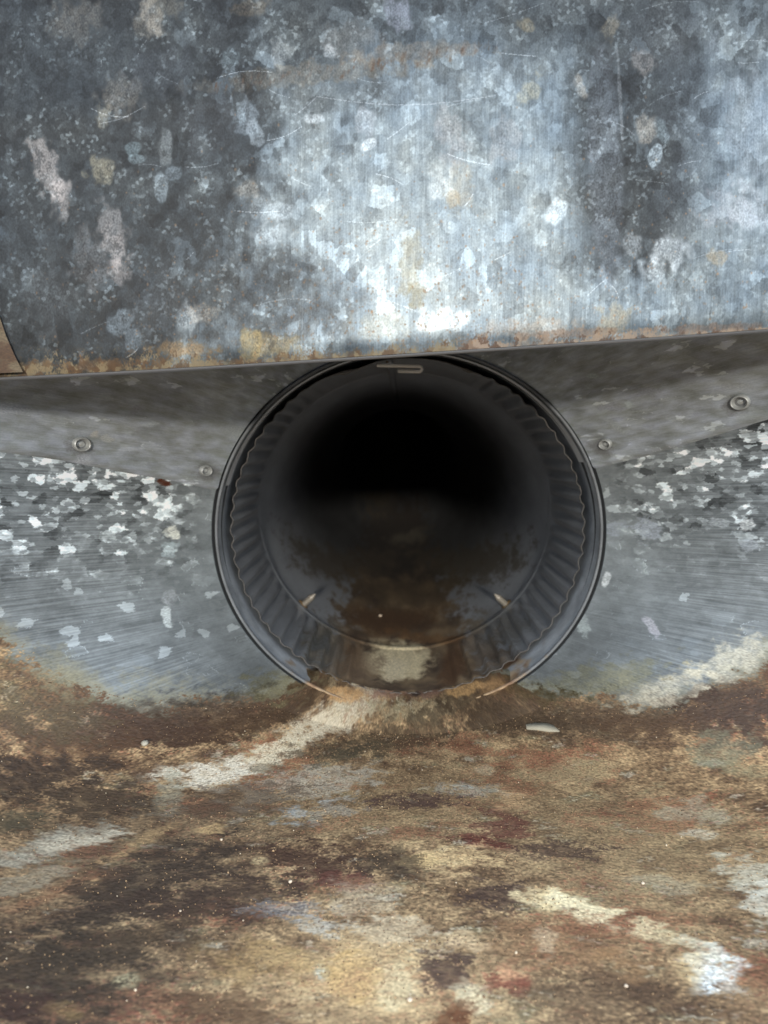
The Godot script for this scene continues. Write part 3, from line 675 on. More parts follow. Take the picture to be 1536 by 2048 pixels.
	c.stain(Vector2(-110.86, 0.1257), Vector2(2.89, -0.0037), Vector2(0.70, 0.0042), rgb(69, 54, 38), 0.575, 0.27, 1, -1, -1)
	c.stain(Vector2(-68.67, 0.1476), Vector2(1.55, 0.0002), Vector2(-0.90, 0.0054), rgb(112, 86, 62), 0.5, 0.27, 1, -1, -1)
	c.stain(Vector2(-75.23, 0.1369), Vector2(1.92, 0.0038), Vector2(-0.60, 0.0029), rgb(150, 116, 80), 0.5, 0.27, 1, -1, -1)
	c.stain(Vector2(-193.41, 0.0162), Vector2(0.49, -0.0018), Vector2(0.68, 0.0001), rgb(80, 40, 24), 1, 0.27, 1, -1, -1)
	c.stain(Vector2(-125.11, 0.0054), Vector2(5.94, -0.0085), Vector2(3.70, 0.0059), rgb(124, 118, 88), 0.6, 0.27, 1, -1, -1)
	c.stain(Vector2(-123.08, 0.0015), Vector2(-0.20, -0.0058), Vector2(2.80, 0.0014), rgb(72, 53, 33), 0.805, 0.27, 1, -1, -1)
	c.stain(Vector2(-63.74, 0.0053), Vector2(6.56, 0.0008), Vector2(-1.01, 0.0036), rgb(77, 57, 36), 0.69, 0.27, 1, -1, -1)
	c.stain(Vector2(-156.63, 0.0189), Vector2(0.03, -0.0013), Vector2(2.93, 0.0008), rgb(206, 214, 214), 0.8, 0.15, 0.7, -1, 0.6)
	c.stain(Vector2(-161.16, 0.0163), Vector2(0.30, -0.0020), Vector2(2.43, 0.0009), rgb(166, 170, 172), 0.6, 0.15, 1, -1, -1)
	c.stain(Vector2(-15.33, 0.0019), Vector2(-0.16, 0.0012), Vector2(-2.13, 0.0001), rgb(222, 226, 226), 0.85, 0.15, 0.6, -1, -1)
	c.stain(Vector2(-30.83, 0.0013), Vector2(1.10, 0.0012), Vector2(-2.81, 0.0029), rgb(190, 200, 198), 0.7, 0.15, 0.7, -1, -1)
	c.stain(Vector2(-26.18, 0.0191), Vector2(0.84, 0.0004), Vector2(-2.11, 0.0033), rgb(190, 188, 196), 0.7, 0.15, 0.7, -1, -1)
	c.stain(Vector2(2.34, 0.0333), Vector2(-0.48, 0.0030), Vector2(-1.17, -0.0002), rgb(205, 212, 216), 0.48, 0.12, 0.6, -1, -1)
	c.stain(Vector2(1.76, 0.0403), Vector2(0.02, 0.0018), Vector2(-1.79, -0.0000), rgb(226, 230, 230), 0.8, 0.12, 0.6, -1, -1)
	c.stain(Vector2(-3.20, 0.0407), Vector2(0.08, 0.0023), Vector2(-1.71, 0.0000), rgb(206, 214, 224), 0.42, 0.12, 0.6, -1, -1)
	c.stain(Vector2(0.00, 0.0122), Vector2(-1.81, 0.0034), Vector2(-2.76, -0.0017), rgb(200, 208, 222), 0.45, 0.15, 0.8, -1, -1)
	c.stain(Vector2(-0.17, 0.0024), Vector2(0.05, 0.0026), Vector2(-2.43, 0.0000), rgb(176, 184, 198), 0.36, 0.15, 1, -1, -1)
	c.stain(Vector2(-179.29, 0.0122), Vector2(0.06, -0.0026), Vector2(1.71, 0.0000), rgb(226, 226, 214), 0.85, 0.12, 0.6, -1, -1)
	c.stain(Vector2(-174.35, 0.0133), Vector2(0.13, -0.0025), Vector2(1.98, 0.0002), rgb(206, 222, 226), 0.48, 0.15, 1, -1, -1)
	c.stain(Vector2(-108.76, 0.0054), Vector2(6.29, -0.0022), Vector2(0.58, 0.0027), rgb(182, 142, 96), 0.85, 0.3, 0.7, -1, -1)
	c.stain(Vector2(-96.86, 0.0012), Vector2(5.59, -0.0014), Vector2(0.23, 0.0025), rgb(128, 96, 80), 0.8, 0.3, 0.7, -1, -1)
	c.stain(Vector2(-84.03, 0.0010), Vector2(5.67, 0.0003), Vector2(-0.23, 0.0025), rgb(120, 92, 78), 0.8, 0.3, 0.7, -1, -1)
	c.stain(Vector2(-72.93, 0.0028), Vector2(5.97, 0.0008), Vector2(-0.55, 0.0026), rgb(176, 140, 94), 0.85, 0.3, 0.7, -1, -1)
	c.stain(Vector2(-63.63, 0.0051), Vector2(4.09, -0.0001), Vector2(-0.64, 0.0026), rgb(150, 118, 82), 0.7, 0.4, 0.7, -1, -1)
	c.stain(Vector2(-87.62, 0.0014), Vector2(1.27, 0.0001), Vector2(-0.08, 0.0013), rgb(43, 33, 27), 0.92, 0.4, 0.7, -1, -1)
	return c


func paint_corner() -> ORMMaterial3D:
	var c := Canvas.new(256, 256, 0.0, 1.0, 0.0, 1.0)
	c.wob = Canvas.noise(256, 256, 50, 70, 61, 4)
	c.grain = Canvas.noise(256, 256, 5, 7, 62, 3)
	for k in 256 * 256:
		var t := c.wob[k] / 255.0
		var col := rgb(84, 72, 54).lerp(rgb(64, 46, 30), smoothstep(0.35, 0.7, t)) * (0.8 + 0.4 * c.grain[k] / 255.0)
		c.r[k] = col.r
		c.g[k] = col.g
		c.b[k] = col.b
		c.rough[k] = 0.8
		c.metal[k] = 0.1
		c.high[k] = t
	return c.material("corner_rust", 0.02)


func paint_upper() -> Canvas:
	var c := Canvas.new(2048, 512, 0.0, 180.0, 0.0, 0.12)
	var w := c.w
	var h := c.h
	c.wob = Canvas.noise(w, h, 24, 22, 31, 4)
	c.grain = Canvas.noise(w, h, 3.2, 3.0, 32, 2)
	var big := Canvas.noise(w, h, 150, 110, 33, 4)
	var mid := Canvas.noise(w, h, 34, 34, 34, 4)
	var slant := Canvas.noise(w, h, 4, 30, 35, 2)
	var cells := Canvas.noise(w, h, 20, 22, 36, 1, FastNoiseLite.TYPE_CELLULAR, 12.0)
	for y in h:
		for x in w:
			var k := y * w + x
			var md := mid[k] / 255.0 - 0.5
			var cell := cells[k] / 255.0
			var v := 0.615 + (big[k] / 255.0 - 0.5) * 0.12 + md * 0.16 + (c.grain[k] / 255.0 - 0.5) * 0.06 + (slant[k] / 255.0 - 0.5) * 0.07 + (cell - 0.5) * 0.06
			if cell > 0.93 and c.wob[k] > 130:
				v += 0.14
			c.r[k] = v * 0.965
			c.g[k] = v
			c.b[k] = v * (1.025 + md * 0.10)
			c.rough[k] = 0.52 + md * 0.15
			c.metal[k] = 0.7
			c.high[k] = 0.5 + md * 0.5 + (slant[k] / 255.0 - 0.5) * 0.2
	c.stain(Vector2(155.33, 0.0398), Vector2(-0.15, -0.0012), Vector2(0.93, -0.0003), rgb(176, 174, 168), 0.8, 0.2, 0.7, -1, -1)
	c.stain(Vector2(156.14, 0.0362), Vector2(-0.17, -0.0015), Vector2(0.95, -0.0003), rgb(168, 170, 166), 0.7, 0.2, 0.7, -1, -1)
	c.stain(Vector2(147.84, 0.0325), Vector2(-0.89, -0.0012), Vector2(0.62, -0.0007), rgb(140, 142, 148), 0.6, 0.4, 0.7, -1, -1)
	c.stain(Vector2(144.59, 0.0202), Vector2(-0.37, -0.0013), Vector2(0.79, -0.0006), rgb(150, 158, 160), 0.6, 0.4, 0.7, -1, -1)
	c.stain(Vector2(150.80, 0.0267), Vector2(-0.37, -0.0020), Vector2(0.63, -0.0004), rgb(176, 184, 190), 0.6, 0.4, 0.7, -1, -1)
	c.stain(Vector2(47.42, 0.0188), Vector2(-0.60, 0.0013), Vector2(-0.66, -0.0008), rgb(160, 170, 172), 0.7, 0.4, 0.7, -1, -1)
	c.stain(Vector2(44.71, 0.0150), Vector2(-0.48, 0.0012), Vector2(-1.10, -0.0011), rgb(150, 158, 160), 0.6, 0.4, 0.7, -1, -1)
	c.stain(Vector2(31.31, 0.0127), Vector2(-2.75, 0.0015), Vector2(-0.61, -0.0009), rgb(160, 166, 166), 0.6, 0.4, 0.7, -1, -1)
	c.stain(Vector2(36.54, 0.0202), Vector2(-0.30, 0.0010), Vector2(-0.80, -0.0006), rgb(176, 186, 188), 0.7, 0.4, 0.7, -1, -1)
	c.stain(Vector2(37.29, 0.0154), Vector2(-0.73, 0.0025), Vector2(-1.11, -0.0009), rgb(128, 130, 134), 0.4, 0.4, 0.7, -1, -1)
	c.stain(Vector2(38.59, 0.0271), Vector2(-0.80, 0.0026), Vector2(-1.24, -0.0010), rgb(134, 136, 146), 0.4, 0.4, 0.7, -1, -1)
	c.stain(Vector2(161.49, 0.0413), Vector2(-0.13, -0.0018), Vector2(1.90, -0.0004), rgb(170, 174, 180), 0.6, 0.5, 0.7, -1, -1)
	c.stain(Vector2(152.26, 0.0607), Vector2(0.02, -0.0045), Vector2(0.99, -0.0002), rgb(166, 172, 180), 0.6, 0.4, 0.7, -1, -1)
	c.stain(Vector2(148.08, 0.0022), Vector2(-1.06, -0.0046), Vector2(2.18, -0.0014), rgb(160, 166, 168), 0.6, 0.6, 0.7, -1, -1)
	c.stain(Vector2(158.83, 0.0424), Vector2(-0.27, -0.0030), Vector2(2.09, -0.0005), rgb(96, 94, 92), 0.55, 0.5, 0.5, -1, -1)
	c.stain(Vector2(162.49, 0.0049), Vector2(-0.36, -0.0037), Vector2(2.73, -0.0010), rgb(96, 94, 92), 0.55, 0.5, 0.5, -1, -1)
	c.stain(Vector2(30.93, 0.0436), Vector2(-0.44, 0.0026), Vector2(-1.97, -0.0010), rgb(96, 94, 92), 0.55, 0.5, 0.5, -1, -1)
	c.stain(Vector2(25.97, 0.0053), Vector2(-0.58, 0.0035), Vector2(-2.74, -0.0014), rgb(96, 94, 92), 0.55, 0.5, 0.5, -1, -1)
	c.stain(Vector2(163.24, 0.0404), Vector2(-0.13, -0.0021), Vector2(2.65, -0.0004), rgb(178, 182, 190), 0.5, 0.5, 0.7, -1, -1)
	c.stain(Vector2(34.94, 0.0465), Vector2(-0.55, 0.0026), Vector2(-1.06, -0.0007), rgb(168, 172, 176), 0.4, 0.5, 0.7, -1, -1)
	return c


func paint_pipe() -> Canvas:
	var c := Canvas.new(1024, 640, -270.0, 90.0, 0.0, 1.0)   # degrees, square root of the depth
	var w := c.w
	var h := c.h
	c.wob = Canvas.noise(w, h, 26, 34, 41, 4, FastNoiseLite.TYPE_SIMPLEX_SMOOTH, 0.0, 0.68)
	c.grain = Canvas.noise(w, h, 3, 4, 42, 2)
	var mid := Canvas.noise(w, h, 44, 60, 43, 4)
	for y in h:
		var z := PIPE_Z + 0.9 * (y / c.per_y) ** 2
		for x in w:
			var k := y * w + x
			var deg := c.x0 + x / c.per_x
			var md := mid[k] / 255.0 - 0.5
			var v := lerpf(0.62, 0.23, smoothstep(0.39, 0.70, z)) + md * 0.07 + (c.grain[k] / 255.0 - 0.5) * 0.05  # light falling off down the pipe is painted into the wall colour
			# silt and rust along the bottom of the pipe
			var low := smoothstep(34.0, 20.0, absf(deg + 91.0) + (c.wob[k] / 255.0 - 0.5) * 26.0 - 4.0 * smoothstep(0.46, 0.36, z)) * smoothstep(1.15, 0.95, z + (c.wob[k] / 255.0 - 0.5) * 0.3)
			var silt := rgb(128, 108, 82).lerp(rgb(66, 52, 40), clampf(0.5 + md * 1.6, 0.0, 1.0)).lerp(rgb(38, 31, 25), smoothstep(0.45, 0.70, z + md * 0.15))   # darker further in: depth shade painted into the silt
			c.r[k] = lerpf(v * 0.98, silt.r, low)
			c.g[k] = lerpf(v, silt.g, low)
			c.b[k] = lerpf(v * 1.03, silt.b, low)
			c.rough[k] = lerpf(lerpf(0.46, 0.72, smoothstep(0.37, 0.43, z)), 0.78, low)
			c.metal[k] = lerpf(lerpf(0.55, 0.2, smoothstep(0.37, 0.43, z)), 0.0, low)
			c.high[k] = 0.5 + md * 0.4
	c.stain(Vector2(-94.0, 0.2226), Vector2(13.2, 0.0100), Vector2(-0.1, -0.0831), rgb(225, 210, 172), 0.9, 0.3, 0.5, -1, -1)
	c.stain(Vector2(-94.9, 0.1898), Vector2(4.6, 0.0046), Vector2(0.0, -0.0497), rgb(214, 200, 168), 0.85, 0.5, 0.5, -1, -1)
	c.stain(Vector2(-96.1, 0.3711), Vector2(20.1, 0.0165), Vector2(0.1, -0.0476), rgb(84, 58, 34), 0.8, 0.4, 0.5, -1, -1)
	c.stain(Vector2(-79.7, 0.3021), Vector2(15.6, -0.0374), Vector2(-0.5, -0.0177), rgb(124, 88, 52), 0.6, 0.4, 0.7, -1, -1)
	c.stain(Vector2(-73.9, 0.1639), Vector2(3.2, -0.0315), Vector2(-4.6, -0.0962), rgb(84, 58, 36), 0.85, 0.4, 0.4, -1, -1)
	c.stain(Vector2(-58.9, 0.1571), Vector2(4.1, -0.0337), Vector2(-1.2, -0.0364), rgb(84, 70, 58), 0.7, 0.4, 0.7, -1, -1)
	c.stain(Vector2(-61.1, 0.2095), Vector2(6.7, -0.0394), Vector2(-2.2, -0.0567), rgb(120, 112, 104), 0.6, 0.4, 0.7, -1, -1)
	c.stain(Vector2(-112.7, 0.2074), Vector2(6.1, 0.0281), Vector2(1.6, -0.0843), rgb(104, 82, 60), 0.8, 0.4, 0.7, -1, -1)
	c.stain(Vector2(-120.9, 0.1279), Vector2(5.0, 0.0490), Vector2(2.2, -0.1255), rgb(96, 98, 96), 0.5, 0.4, 0.7, -1, -1)
	c.stain(Vector2(-88.3, 0.4771), Vector2(31.3, -0.0059), Vector2(-0.6, -0.0514), rgb(92, 76, 54), 0.6, 0.4, 0.7, -1, -1)
	c.stain(Vector2(-80.3, 0.7510), Vector2(16.6, 0.0018), Vector2(-0.0, -0.0372), rgb(120, 116, 100), 0.6, 0.6, 0.7, -1, -1)
	c.stain(Vector2(-109.4, 0.9432), Vector2(22.4, 0.0582), Vector2(2.0, -0.0894), rgb(92, 84, 70), 0.5, 0.4, 0.7, -1, -1)
	c.stain(Vector2(-109.7, 0.1330), Vector2(10.1, 0.0606), Vector2(0.9, -0.0907), rgb(120, 100, 80), 0.6, 0.4, 0.7, -1, -1)
	c.stain(Vector2(-58.1, 0.0739), Vector2(6.6, -0.0396), Vector2(-0.5, -0.1200), rgb(108, 96, 84), 0.6, 0.4, 0.7, -1, -1)
	c.stain(Vector2(-122.0, 0.1767), Vector2(8.6, 0.0653), Vector2(3.0, -0.1130), rgb(110, 108, 102), 0.45, 0.4, 0.7, -1, -1)
	c.stain(Vector2(-52.3, 0.2327), Vector2(10.0, -0.0729), Vector2(-3.8, -0.0661), rgb(112, 108, 100), 0.4, 0.4, 0.7, -1, -1)
	c.stain(Vector2(-121.6, 0.5448), Vector2(34.4, 0.1354), Vector2(3.0, -0.0602), rgb(74, 64, 50), 0.6, 0.4, 0.7, -1, -1)
	c.stain(Vector2(-51.4, 0.5133), Vector2(27.4, -0.1365), Vector2(-5.2, -0.0606), rgb(74, 64, 48), 0.6, 0.4, 0.7, -1, -1)
	return c


func paint_collar() -> Canvas:
	var c := Canvas.new(1024, 128, -270.0, 90.0, 0.0, 1.0)
	var w := c.w
	var h := c.h
	c.wob = Canvas.noise(w, h, 20, 20, 51, 4)
	c.grain = Canvas.noise(w, h, 3, 4, 52, 2)
	var mid := Canvas.noise(w, h, 30, 24, 53, 4)
	for y in h:
		for x in w:
			var k := y * w + x
			var deg := c.x0 + x / c.per_x
			var md := mid[k] / 255.0 - 0.5
			var v := 0.60 + md * 0.18 + (c.grain[k] / 255.0 - 0.5) * 0.06
			var low := smoothstep(40.0, 28.0, absf(deg + 88.0) + (c.wob[k] / 255.0 - 0.5) * 22.0)
			var mud := rgb(162, 138, 108).lerp(rgb(104, 80, 62), clampf(0.45 + md * 1.9, 0.0, 1.0))
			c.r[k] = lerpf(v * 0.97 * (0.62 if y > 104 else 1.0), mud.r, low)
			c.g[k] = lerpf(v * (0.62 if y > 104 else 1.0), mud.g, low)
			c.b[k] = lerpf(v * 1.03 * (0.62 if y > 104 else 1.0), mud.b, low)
			c.rough[k] = lerpf(0.66, 0.82, low)
			c.metal[k] = lerpf(0.05, 0.0, low)
			c.high[k] = 0.5 + md * 0.5
	return c


# ------------------------------------------------------------------ things

func make_boot(pan_m: Material, upper_m: Material, collar_m: Material) -> void:
	var t := thing("duct_boot", "grey galvanised sheet-metal boot with a rust-brown floor, narrowing to the round pipe", "duct")
	var pan_uv := func(u: float, v: float) -> Vector2: return Vector2((lerpf(-225.0, 52.0, u) + 232.0) / 290.0, v * v)
	part("pan", sheet(220, 90, func(u: float, v: float) -> Vector3: return boot(lerpf(-225.0, 52.0, u), 0.21 * v * v), pan_uv), pan_m, t, "floor and lower walls, floor covered in brown rust, walls bare spangled zinc")
	# the two upper sheets lap over the pan along the riveted seams
	var seam_left := [Vector2(0.0, 192.2 - 24.4), Vector2(0.0133, 165.9), Vector2(0.0285, 164.4), Vector2(0.0464, 162.4), Vector2(0.0611, 161.5), Vector2(0.098, 159.5)]
	var seam_right := [Vector2(0.0, 19.2), Vector2(0.017, 21.4), Vector2(0.0313, 23.8), Vector2(0.0488, 26.7), Vector2(0.098, 32.0)]
	for side in 2:
		var seam: Array = seam_left if side == 0 else seam_right
		var far := 90.2 if side == 0 else 89.8
		var lift := 0.0009 if side == 0 else 0.0011
		part("upper_panel", sheet(90, 40, func(u: float, v: float) -> Vector3:
			var d := 0.0002 + 0.0978 * v
			return boot(lerpf(along(seam, d), far, u), d, lift if u > 0.004 else lift * 0.35),
			func(u: float, v: float) -> Vector2:
				var d := 0.0002 + 0.0978 * v
				return Vector2(lerpf(along(seam, d), far, u) / 180.0, d / 0.12), side == 0), upper_m, t, ["left upper wall sheet, riveted along its lower edge", "right upper wall sheet, riveted along its lower edge"][side])
	# rivets: a rolled rim round a sunken middle
	var rim_m := plain("rivet_aluminium", rgb(160, 162, 160), 0.42, 0.5)
	for at in [Vector3(158.3, 0.0420, 0.0029), Vector3(161.9, 0.0054, 0.0024), Vector3(31.4, 0.0446, 0.0030), Vector3(26.5, 0.0066, 0.0024)]:
		var n := boot_normal(at.x, at.y)
		var side := Vector3.UP.cross(n).normalized()
		var upward := n.cross(side)
		var middle := boot(at.x, at.y) + n * 0.0010
		var profile := [Vector2(0.0, -0.0002), Vector2(0.30, -0.0003), Vector2(0.50, -0.0007), Vector2(0.58, -0.0006), Vector2(0.66, 0.0006), Vector2(0.78, 0.0014), Vector2(0.88, 0.0014), Vector2(0.97, 0.0009), Vector2(1.0, 0.0003), Vector2(1.0, -0.0006)]
		part("rivet", sheet(28, profile.size() - 1, func(u: float, v: float) -> Vector3:
			var q: Vector2 = profile[int(round(v * (profile.size() - 1)))]
			var a := u * TAU
			return middle + (side * cos(a) * 1.12 + upward * sin(a) * 0.92) * q.x * at.z + n * (q.y + 0.0002),
			func(u: float, v: float) -> Vector2: return Vector2(u, v), true, true), rim_m, t)
	# collar: a rolled lip, the sleeve behind it and a short liner sheet round the upper half
	var ring := func(a: float, b: float, z: float, deg: float) -> Vector3:
		return Vector3(BOOT_X, BOOT_Y, 0.0) + Vector3(a * cos(deg_to_rad(deg)), b * sin(deg_to_rad(deg)), -z)
	var collar := part("collar", sheet(160, 12, func(u: float, v: float) -> Vector3:
		var f := minf(v / 0.75, 1.0)
		var z := lerpf(0.3105, 0.352, f)
		var p := (ring.call(0.0800 - 0.0012 * f, 0.0752 - 0.0008 * f, z, lerpf(-270.0, 90.0, u)) as Vector3) + Vector3(0, 0.0966 * (z - COLLAR_Z), 0)
		return p.lerp(pipe_wall(lerpf(-270.0, 90.0, u), 0.402, 0.0003), maxf(0.0, v - 0.75) / 0.25),
		func(u: float, v: float) -> Vector2: return Vector2(u, 0.75 * v), false, true), collar_m, t, "round sleeve that holds the pipe, muddy at the bottom")
	part("lip", sheet(160, 14, func(u: float, v: float) -> Vector3:
		var a := v * TAU
		return ring.call(0.0802 + 0.0007 * cos(a), 0.0754 + 0.0007 * cos(a), 0.3104 - 0.0011 * sin(a), lerpf(-270.0, 90.0, u)),
		func(u: float, v: float) -> Vector2: return Vector2(u, 0.92), true, true), collar_m, collar)
	part("throat", sheet(160, 2, func(u: float, v: float) -> Vector3:
		return ring.call(lerpf(0.0824, 0.0795, v), lerpf(0.0770, 0.0745, v), lerpf(0.3099, 0.318, v), lerpf(-270.0, 90.0, u)),
		func(u: float, v: float) -> Vector2: return Vector2(u, 0.5), false, true), plain("gap_shade", rgb(60, 62, 64), 0.7, 0.3), collar, "turned-back metal edge, shade of the gap between wall and lip painted in as dark grey")  # shade of the narrow gap is put into this dark colour
	part("liner", sheet(80, 4, func(u: float, v: float) -> Vector3:
		var z := lerpf(0.3112, 0.3205, v)
		return (ring.call(0.0791, 0.0742, z, lerpf(22.0, 166.0, u)) as Vector3) + Vector3(0, 0.0966 * (z - COLLAR_Z), 0),
		func(u: float, v: float) -> Vector2: return Vector2(u, v)), plain("liner_zinc", rgb(205, 208, 210), 0.5, 0.1), collar, "pale liner sheet round the upper half of the collar")
	# silt that has dried over the lip at the bottom, level with the floor
	var lumps := FastNoiseLite.new()
	lumps.seed = 14
	lumps.frequency = 0.16
	part("silt_bank", sheet(70, 16, func(u: float, v: float) -> Vector3:
		var deg := lerpf(-132.0, -48.0, u)
		var full := smoothstep(-125.0, -119.0, deg + 3.0 * lumps.get_noise_1d(deg * 3.0)) * smoothstep(-54.0, -60.0, deg + 2.0 * lumps.get_noise_1d(deg * 2.0 + 50.0))
		var r := lerpf(0.0820, 0.0781, full) + 0.0006 * lumps.get_noise_2d(deg * 2.0, v * 22.0)
		var from := boot(deg, 0.016, -0.0004)
		var over := (ring.call(r, r * 0.939, 0.3085, deg) as Vector3)
		var into := (ring.call(r - 0.0014, (r - 0.0014) * 0.939, 0.3235, deg) as Vector3) + Vector3(0, 0.0013, 0)
		var a := from.lerp(over, v)
		return a.lerp(over.lerp(into, v), v),
		func(u: float, v: float) -> Vector2: return Vector2((lerpf(-132.0, -48.0, u) + 232.0) / 290.0, 0.016 * (1.0 - v) / 0.21), true), pan_m, t, "dried silt over the bottom of the collar")
	# rolled front edge of the mouth
	var pts := PackedVector3Array()
	var rad := PackedFloat32Array()
	for i in 121:
		pts.append(boot(lerpf(-225.0, 52.0, i / 120.0), 0.21))
		rad.append(0.002)
	part("mouth_bead", tube(pts, rad, 8), plain("bead_zinc", rgb(130, 132, 134), 0.5, 0.7), t)


func make_pipe(pipe_m: Material) -> void:
	var t := thing("round_pipe", "dark round pipe with a crimped wavy edge pushed into the collar", "pipe")
	var pipe_uv := func(deg: float, z: float) -> Vector2: return Vector2((deg + 270.0) / 360.0, clampf(sqrt(maxf(z - PIPE_Z, 0.0) / 0.9), 0.0, 0.995))
	var soft := FastNoiseLite.new()
	soft.seed = 5
	soft.frequency = 0.6
	# crimps: 74 waves that die out at the bead; the top of the edge is pressed flat and bent
	var crimp := func(u: float, v: float) -> Vector3:
		var deg := lerpf(-270.0, 90.0, u)
		var z := lerpf(PIPE_Z, 0.388, v)
		var off_top := absf(wrapf(deg - 92.0, -180.0, 180.0))
		var ripple := smoothstep(24.0, 50.0, off_top + (8.0 if deg < 90.0 and deg > 0.0 else 0.0))
		ripple *= 0.35 + 0.65 * smoothstep(10.0, 26.0, absf(deg + 91.0))      # silted up at the bottom
		var wave := sin(deg_to_rad(deg) * 66.0 + soft.get_noise_1d(deg * 0.5) * 1.4)
		var depth := (0.0014 + 0.0004 * soft.get_noise_1d(deg * 2.0)) * (0.42 + 0.58 * smoothstep(0.0, 0.22, v)) * ripple * (1.0 - smoothstep(0.72, 0.98, v))
		var dent := 0.0016 * exp(-pow((deg - 108.0 + 360.0 * float(deg < -200.0)) / 7.0, 2.0)) + 0.0010 * exp(-pow((deg - 70.0) / 6.0, 2.0))
		var front := soft.get_noise_1d(deg * 1.3 + 90.0) * 0.0012 * (1.0 - v)
		var p := pipe_wall(deg, z, depth * wave - dent * (1.0 - smoothstep(0.0, 0.5, v)) - 0.0006 * ripple)
		return p + Vector3(0, 0, front)
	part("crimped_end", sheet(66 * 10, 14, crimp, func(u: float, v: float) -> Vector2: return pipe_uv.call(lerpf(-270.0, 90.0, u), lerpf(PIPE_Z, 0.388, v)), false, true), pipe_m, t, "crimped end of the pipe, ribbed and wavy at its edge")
	# cut edge of the crimped sheet, thickened at two dents to draw their glints
	var edge_pts := PackedVector3Array()
	var edge_rad := PackedFloat32Array()
	for i in 66 * 8 + 1:
		edge_pts.append(crimp.call(i / (66.0 * 8.0), 0.0))
		edge_rad.append(0.00016 + 0.00006 * soft.get_noise_1d(i * 0.7) + 0.0007 * exp(-pow((i / 528.0 * 360.0 - 270.0 + 360.0 - 108.0 - 3.0) / 3.0, 2.0)) + 0.0006 * exp(-pow((i / 528.0 * 360.0 - 270.0 - 70.0) / 2.0, 2.0)))
	part("cut_edge", tube(edge_pts, edge_rad, 6), plain("edge_metal", rgb(96, 92, 88), 0.6, 0.2), t)
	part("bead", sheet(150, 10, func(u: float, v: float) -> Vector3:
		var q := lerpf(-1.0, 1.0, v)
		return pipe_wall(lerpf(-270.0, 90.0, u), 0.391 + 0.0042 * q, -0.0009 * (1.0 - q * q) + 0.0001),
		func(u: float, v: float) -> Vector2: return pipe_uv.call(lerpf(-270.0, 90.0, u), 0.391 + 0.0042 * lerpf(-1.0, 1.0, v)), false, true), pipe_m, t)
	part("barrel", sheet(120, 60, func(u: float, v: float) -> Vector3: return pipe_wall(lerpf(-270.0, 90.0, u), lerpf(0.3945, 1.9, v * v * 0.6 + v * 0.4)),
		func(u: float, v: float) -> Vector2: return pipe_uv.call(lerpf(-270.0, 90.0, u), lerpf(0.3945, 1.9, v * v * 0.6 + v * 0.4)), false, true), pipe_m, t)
	var back := SphereMesh.new()  # unseen cap added so the far end of the pipe stays dark
	back.radius = 0.09
	back.height = 0.18
	back.radial_segments = 32
	back.rings = 16
	var cap := part("added_end_cap", back, pipe_m, t)
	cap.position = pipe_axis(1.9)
	# lengthwise seam at the top
	var pts := PackedVector3Array()
	var rad := PackedFloat32Array()
	for i in 20:
		pts.append(pipe_wall(96.0 - i * 0.25, lerpf(0.326, 0.75, i / 19.0), -0.0006))
		rad.append(0.0016)
	part("seam", tube(pts, rad, 8, 0.6), pipe_m, t)
	# folded tab where the seam ends: a strip bent back on itself
	var fold := []
	for i in 9:
		fold.append(Vector2(-0.0095 + 0.018 * i / 8.0, 0.0009 - 0.0006 * i / 8.0))
	for i in 7:
		var a := PI / 2.0 - PI * i / 6.0
		fold.append(Vector2(0.0085 + 0.0011 * cos(a), -0.0008 + 0.0011 * sin(a)))
	for i in 6:
		fold.append(Vector2(0.0085 - 0.009 * i / 5.0, -0.0019 + 0.0003 * i / 5.0))
	var tab_at := pipe_wall(93.0, PIPE_Z - 0.002, -0.0040)
	var tab_pts := PackedVector3Array()
	var tab_rad := PackedFloat32Array()
	for q in fold:
		tab_pts.append(tab_at + Vector3(q.x, q.y, 0.03 * q.x))
		tab_rad.append(0.00075)
	part("folded_tab", tube(tab_pts, tab_rad, 10), plain("tab_steel", rgb(214, 208, 198), 0.5, 0.15), t, "bright folded sheet-metal tab at the top of the pipe")
	# points of two sheet-metal screws that come through the wall
	var steel := plain("screw_steel", rgb(128, 122, 112), 0.5, 0.4)
	for deg in [-135.2, -44.8]:
		var root := pipe_wall(deg, 0.3985, 0.001)
		var inward := (pipe_axis(0.380) - root).normalized()
		var sp := PackedVector3Array()
		var sr := PackedFloat32Array()
		for i in 25:
			var f := i / 24.0
			sp.append(root + inward * 0.0105 * f)
			sr.append((0.00165 * (1.0 if f < 0.72 else 1.0 - (f - 0.72) / 0.30)) * (1.0 + 0.16 * sin(i * PI)) + 0.00022 * (i % 2))
		var screw := part("screw", tube(sp, sr, 10), steel, t)
		var bp := PackedVector3Array([root - inward * 0.0004, root + inward * 0.0011, root + inward * 0.0017])
		part("rust_ring", tube(bp, PackedFloat32Array([0.0042, 0.0034, 0.0018]), 12), plain("screw_rust", rgb(112, 88, 52), 0.85, 0.0), screw)


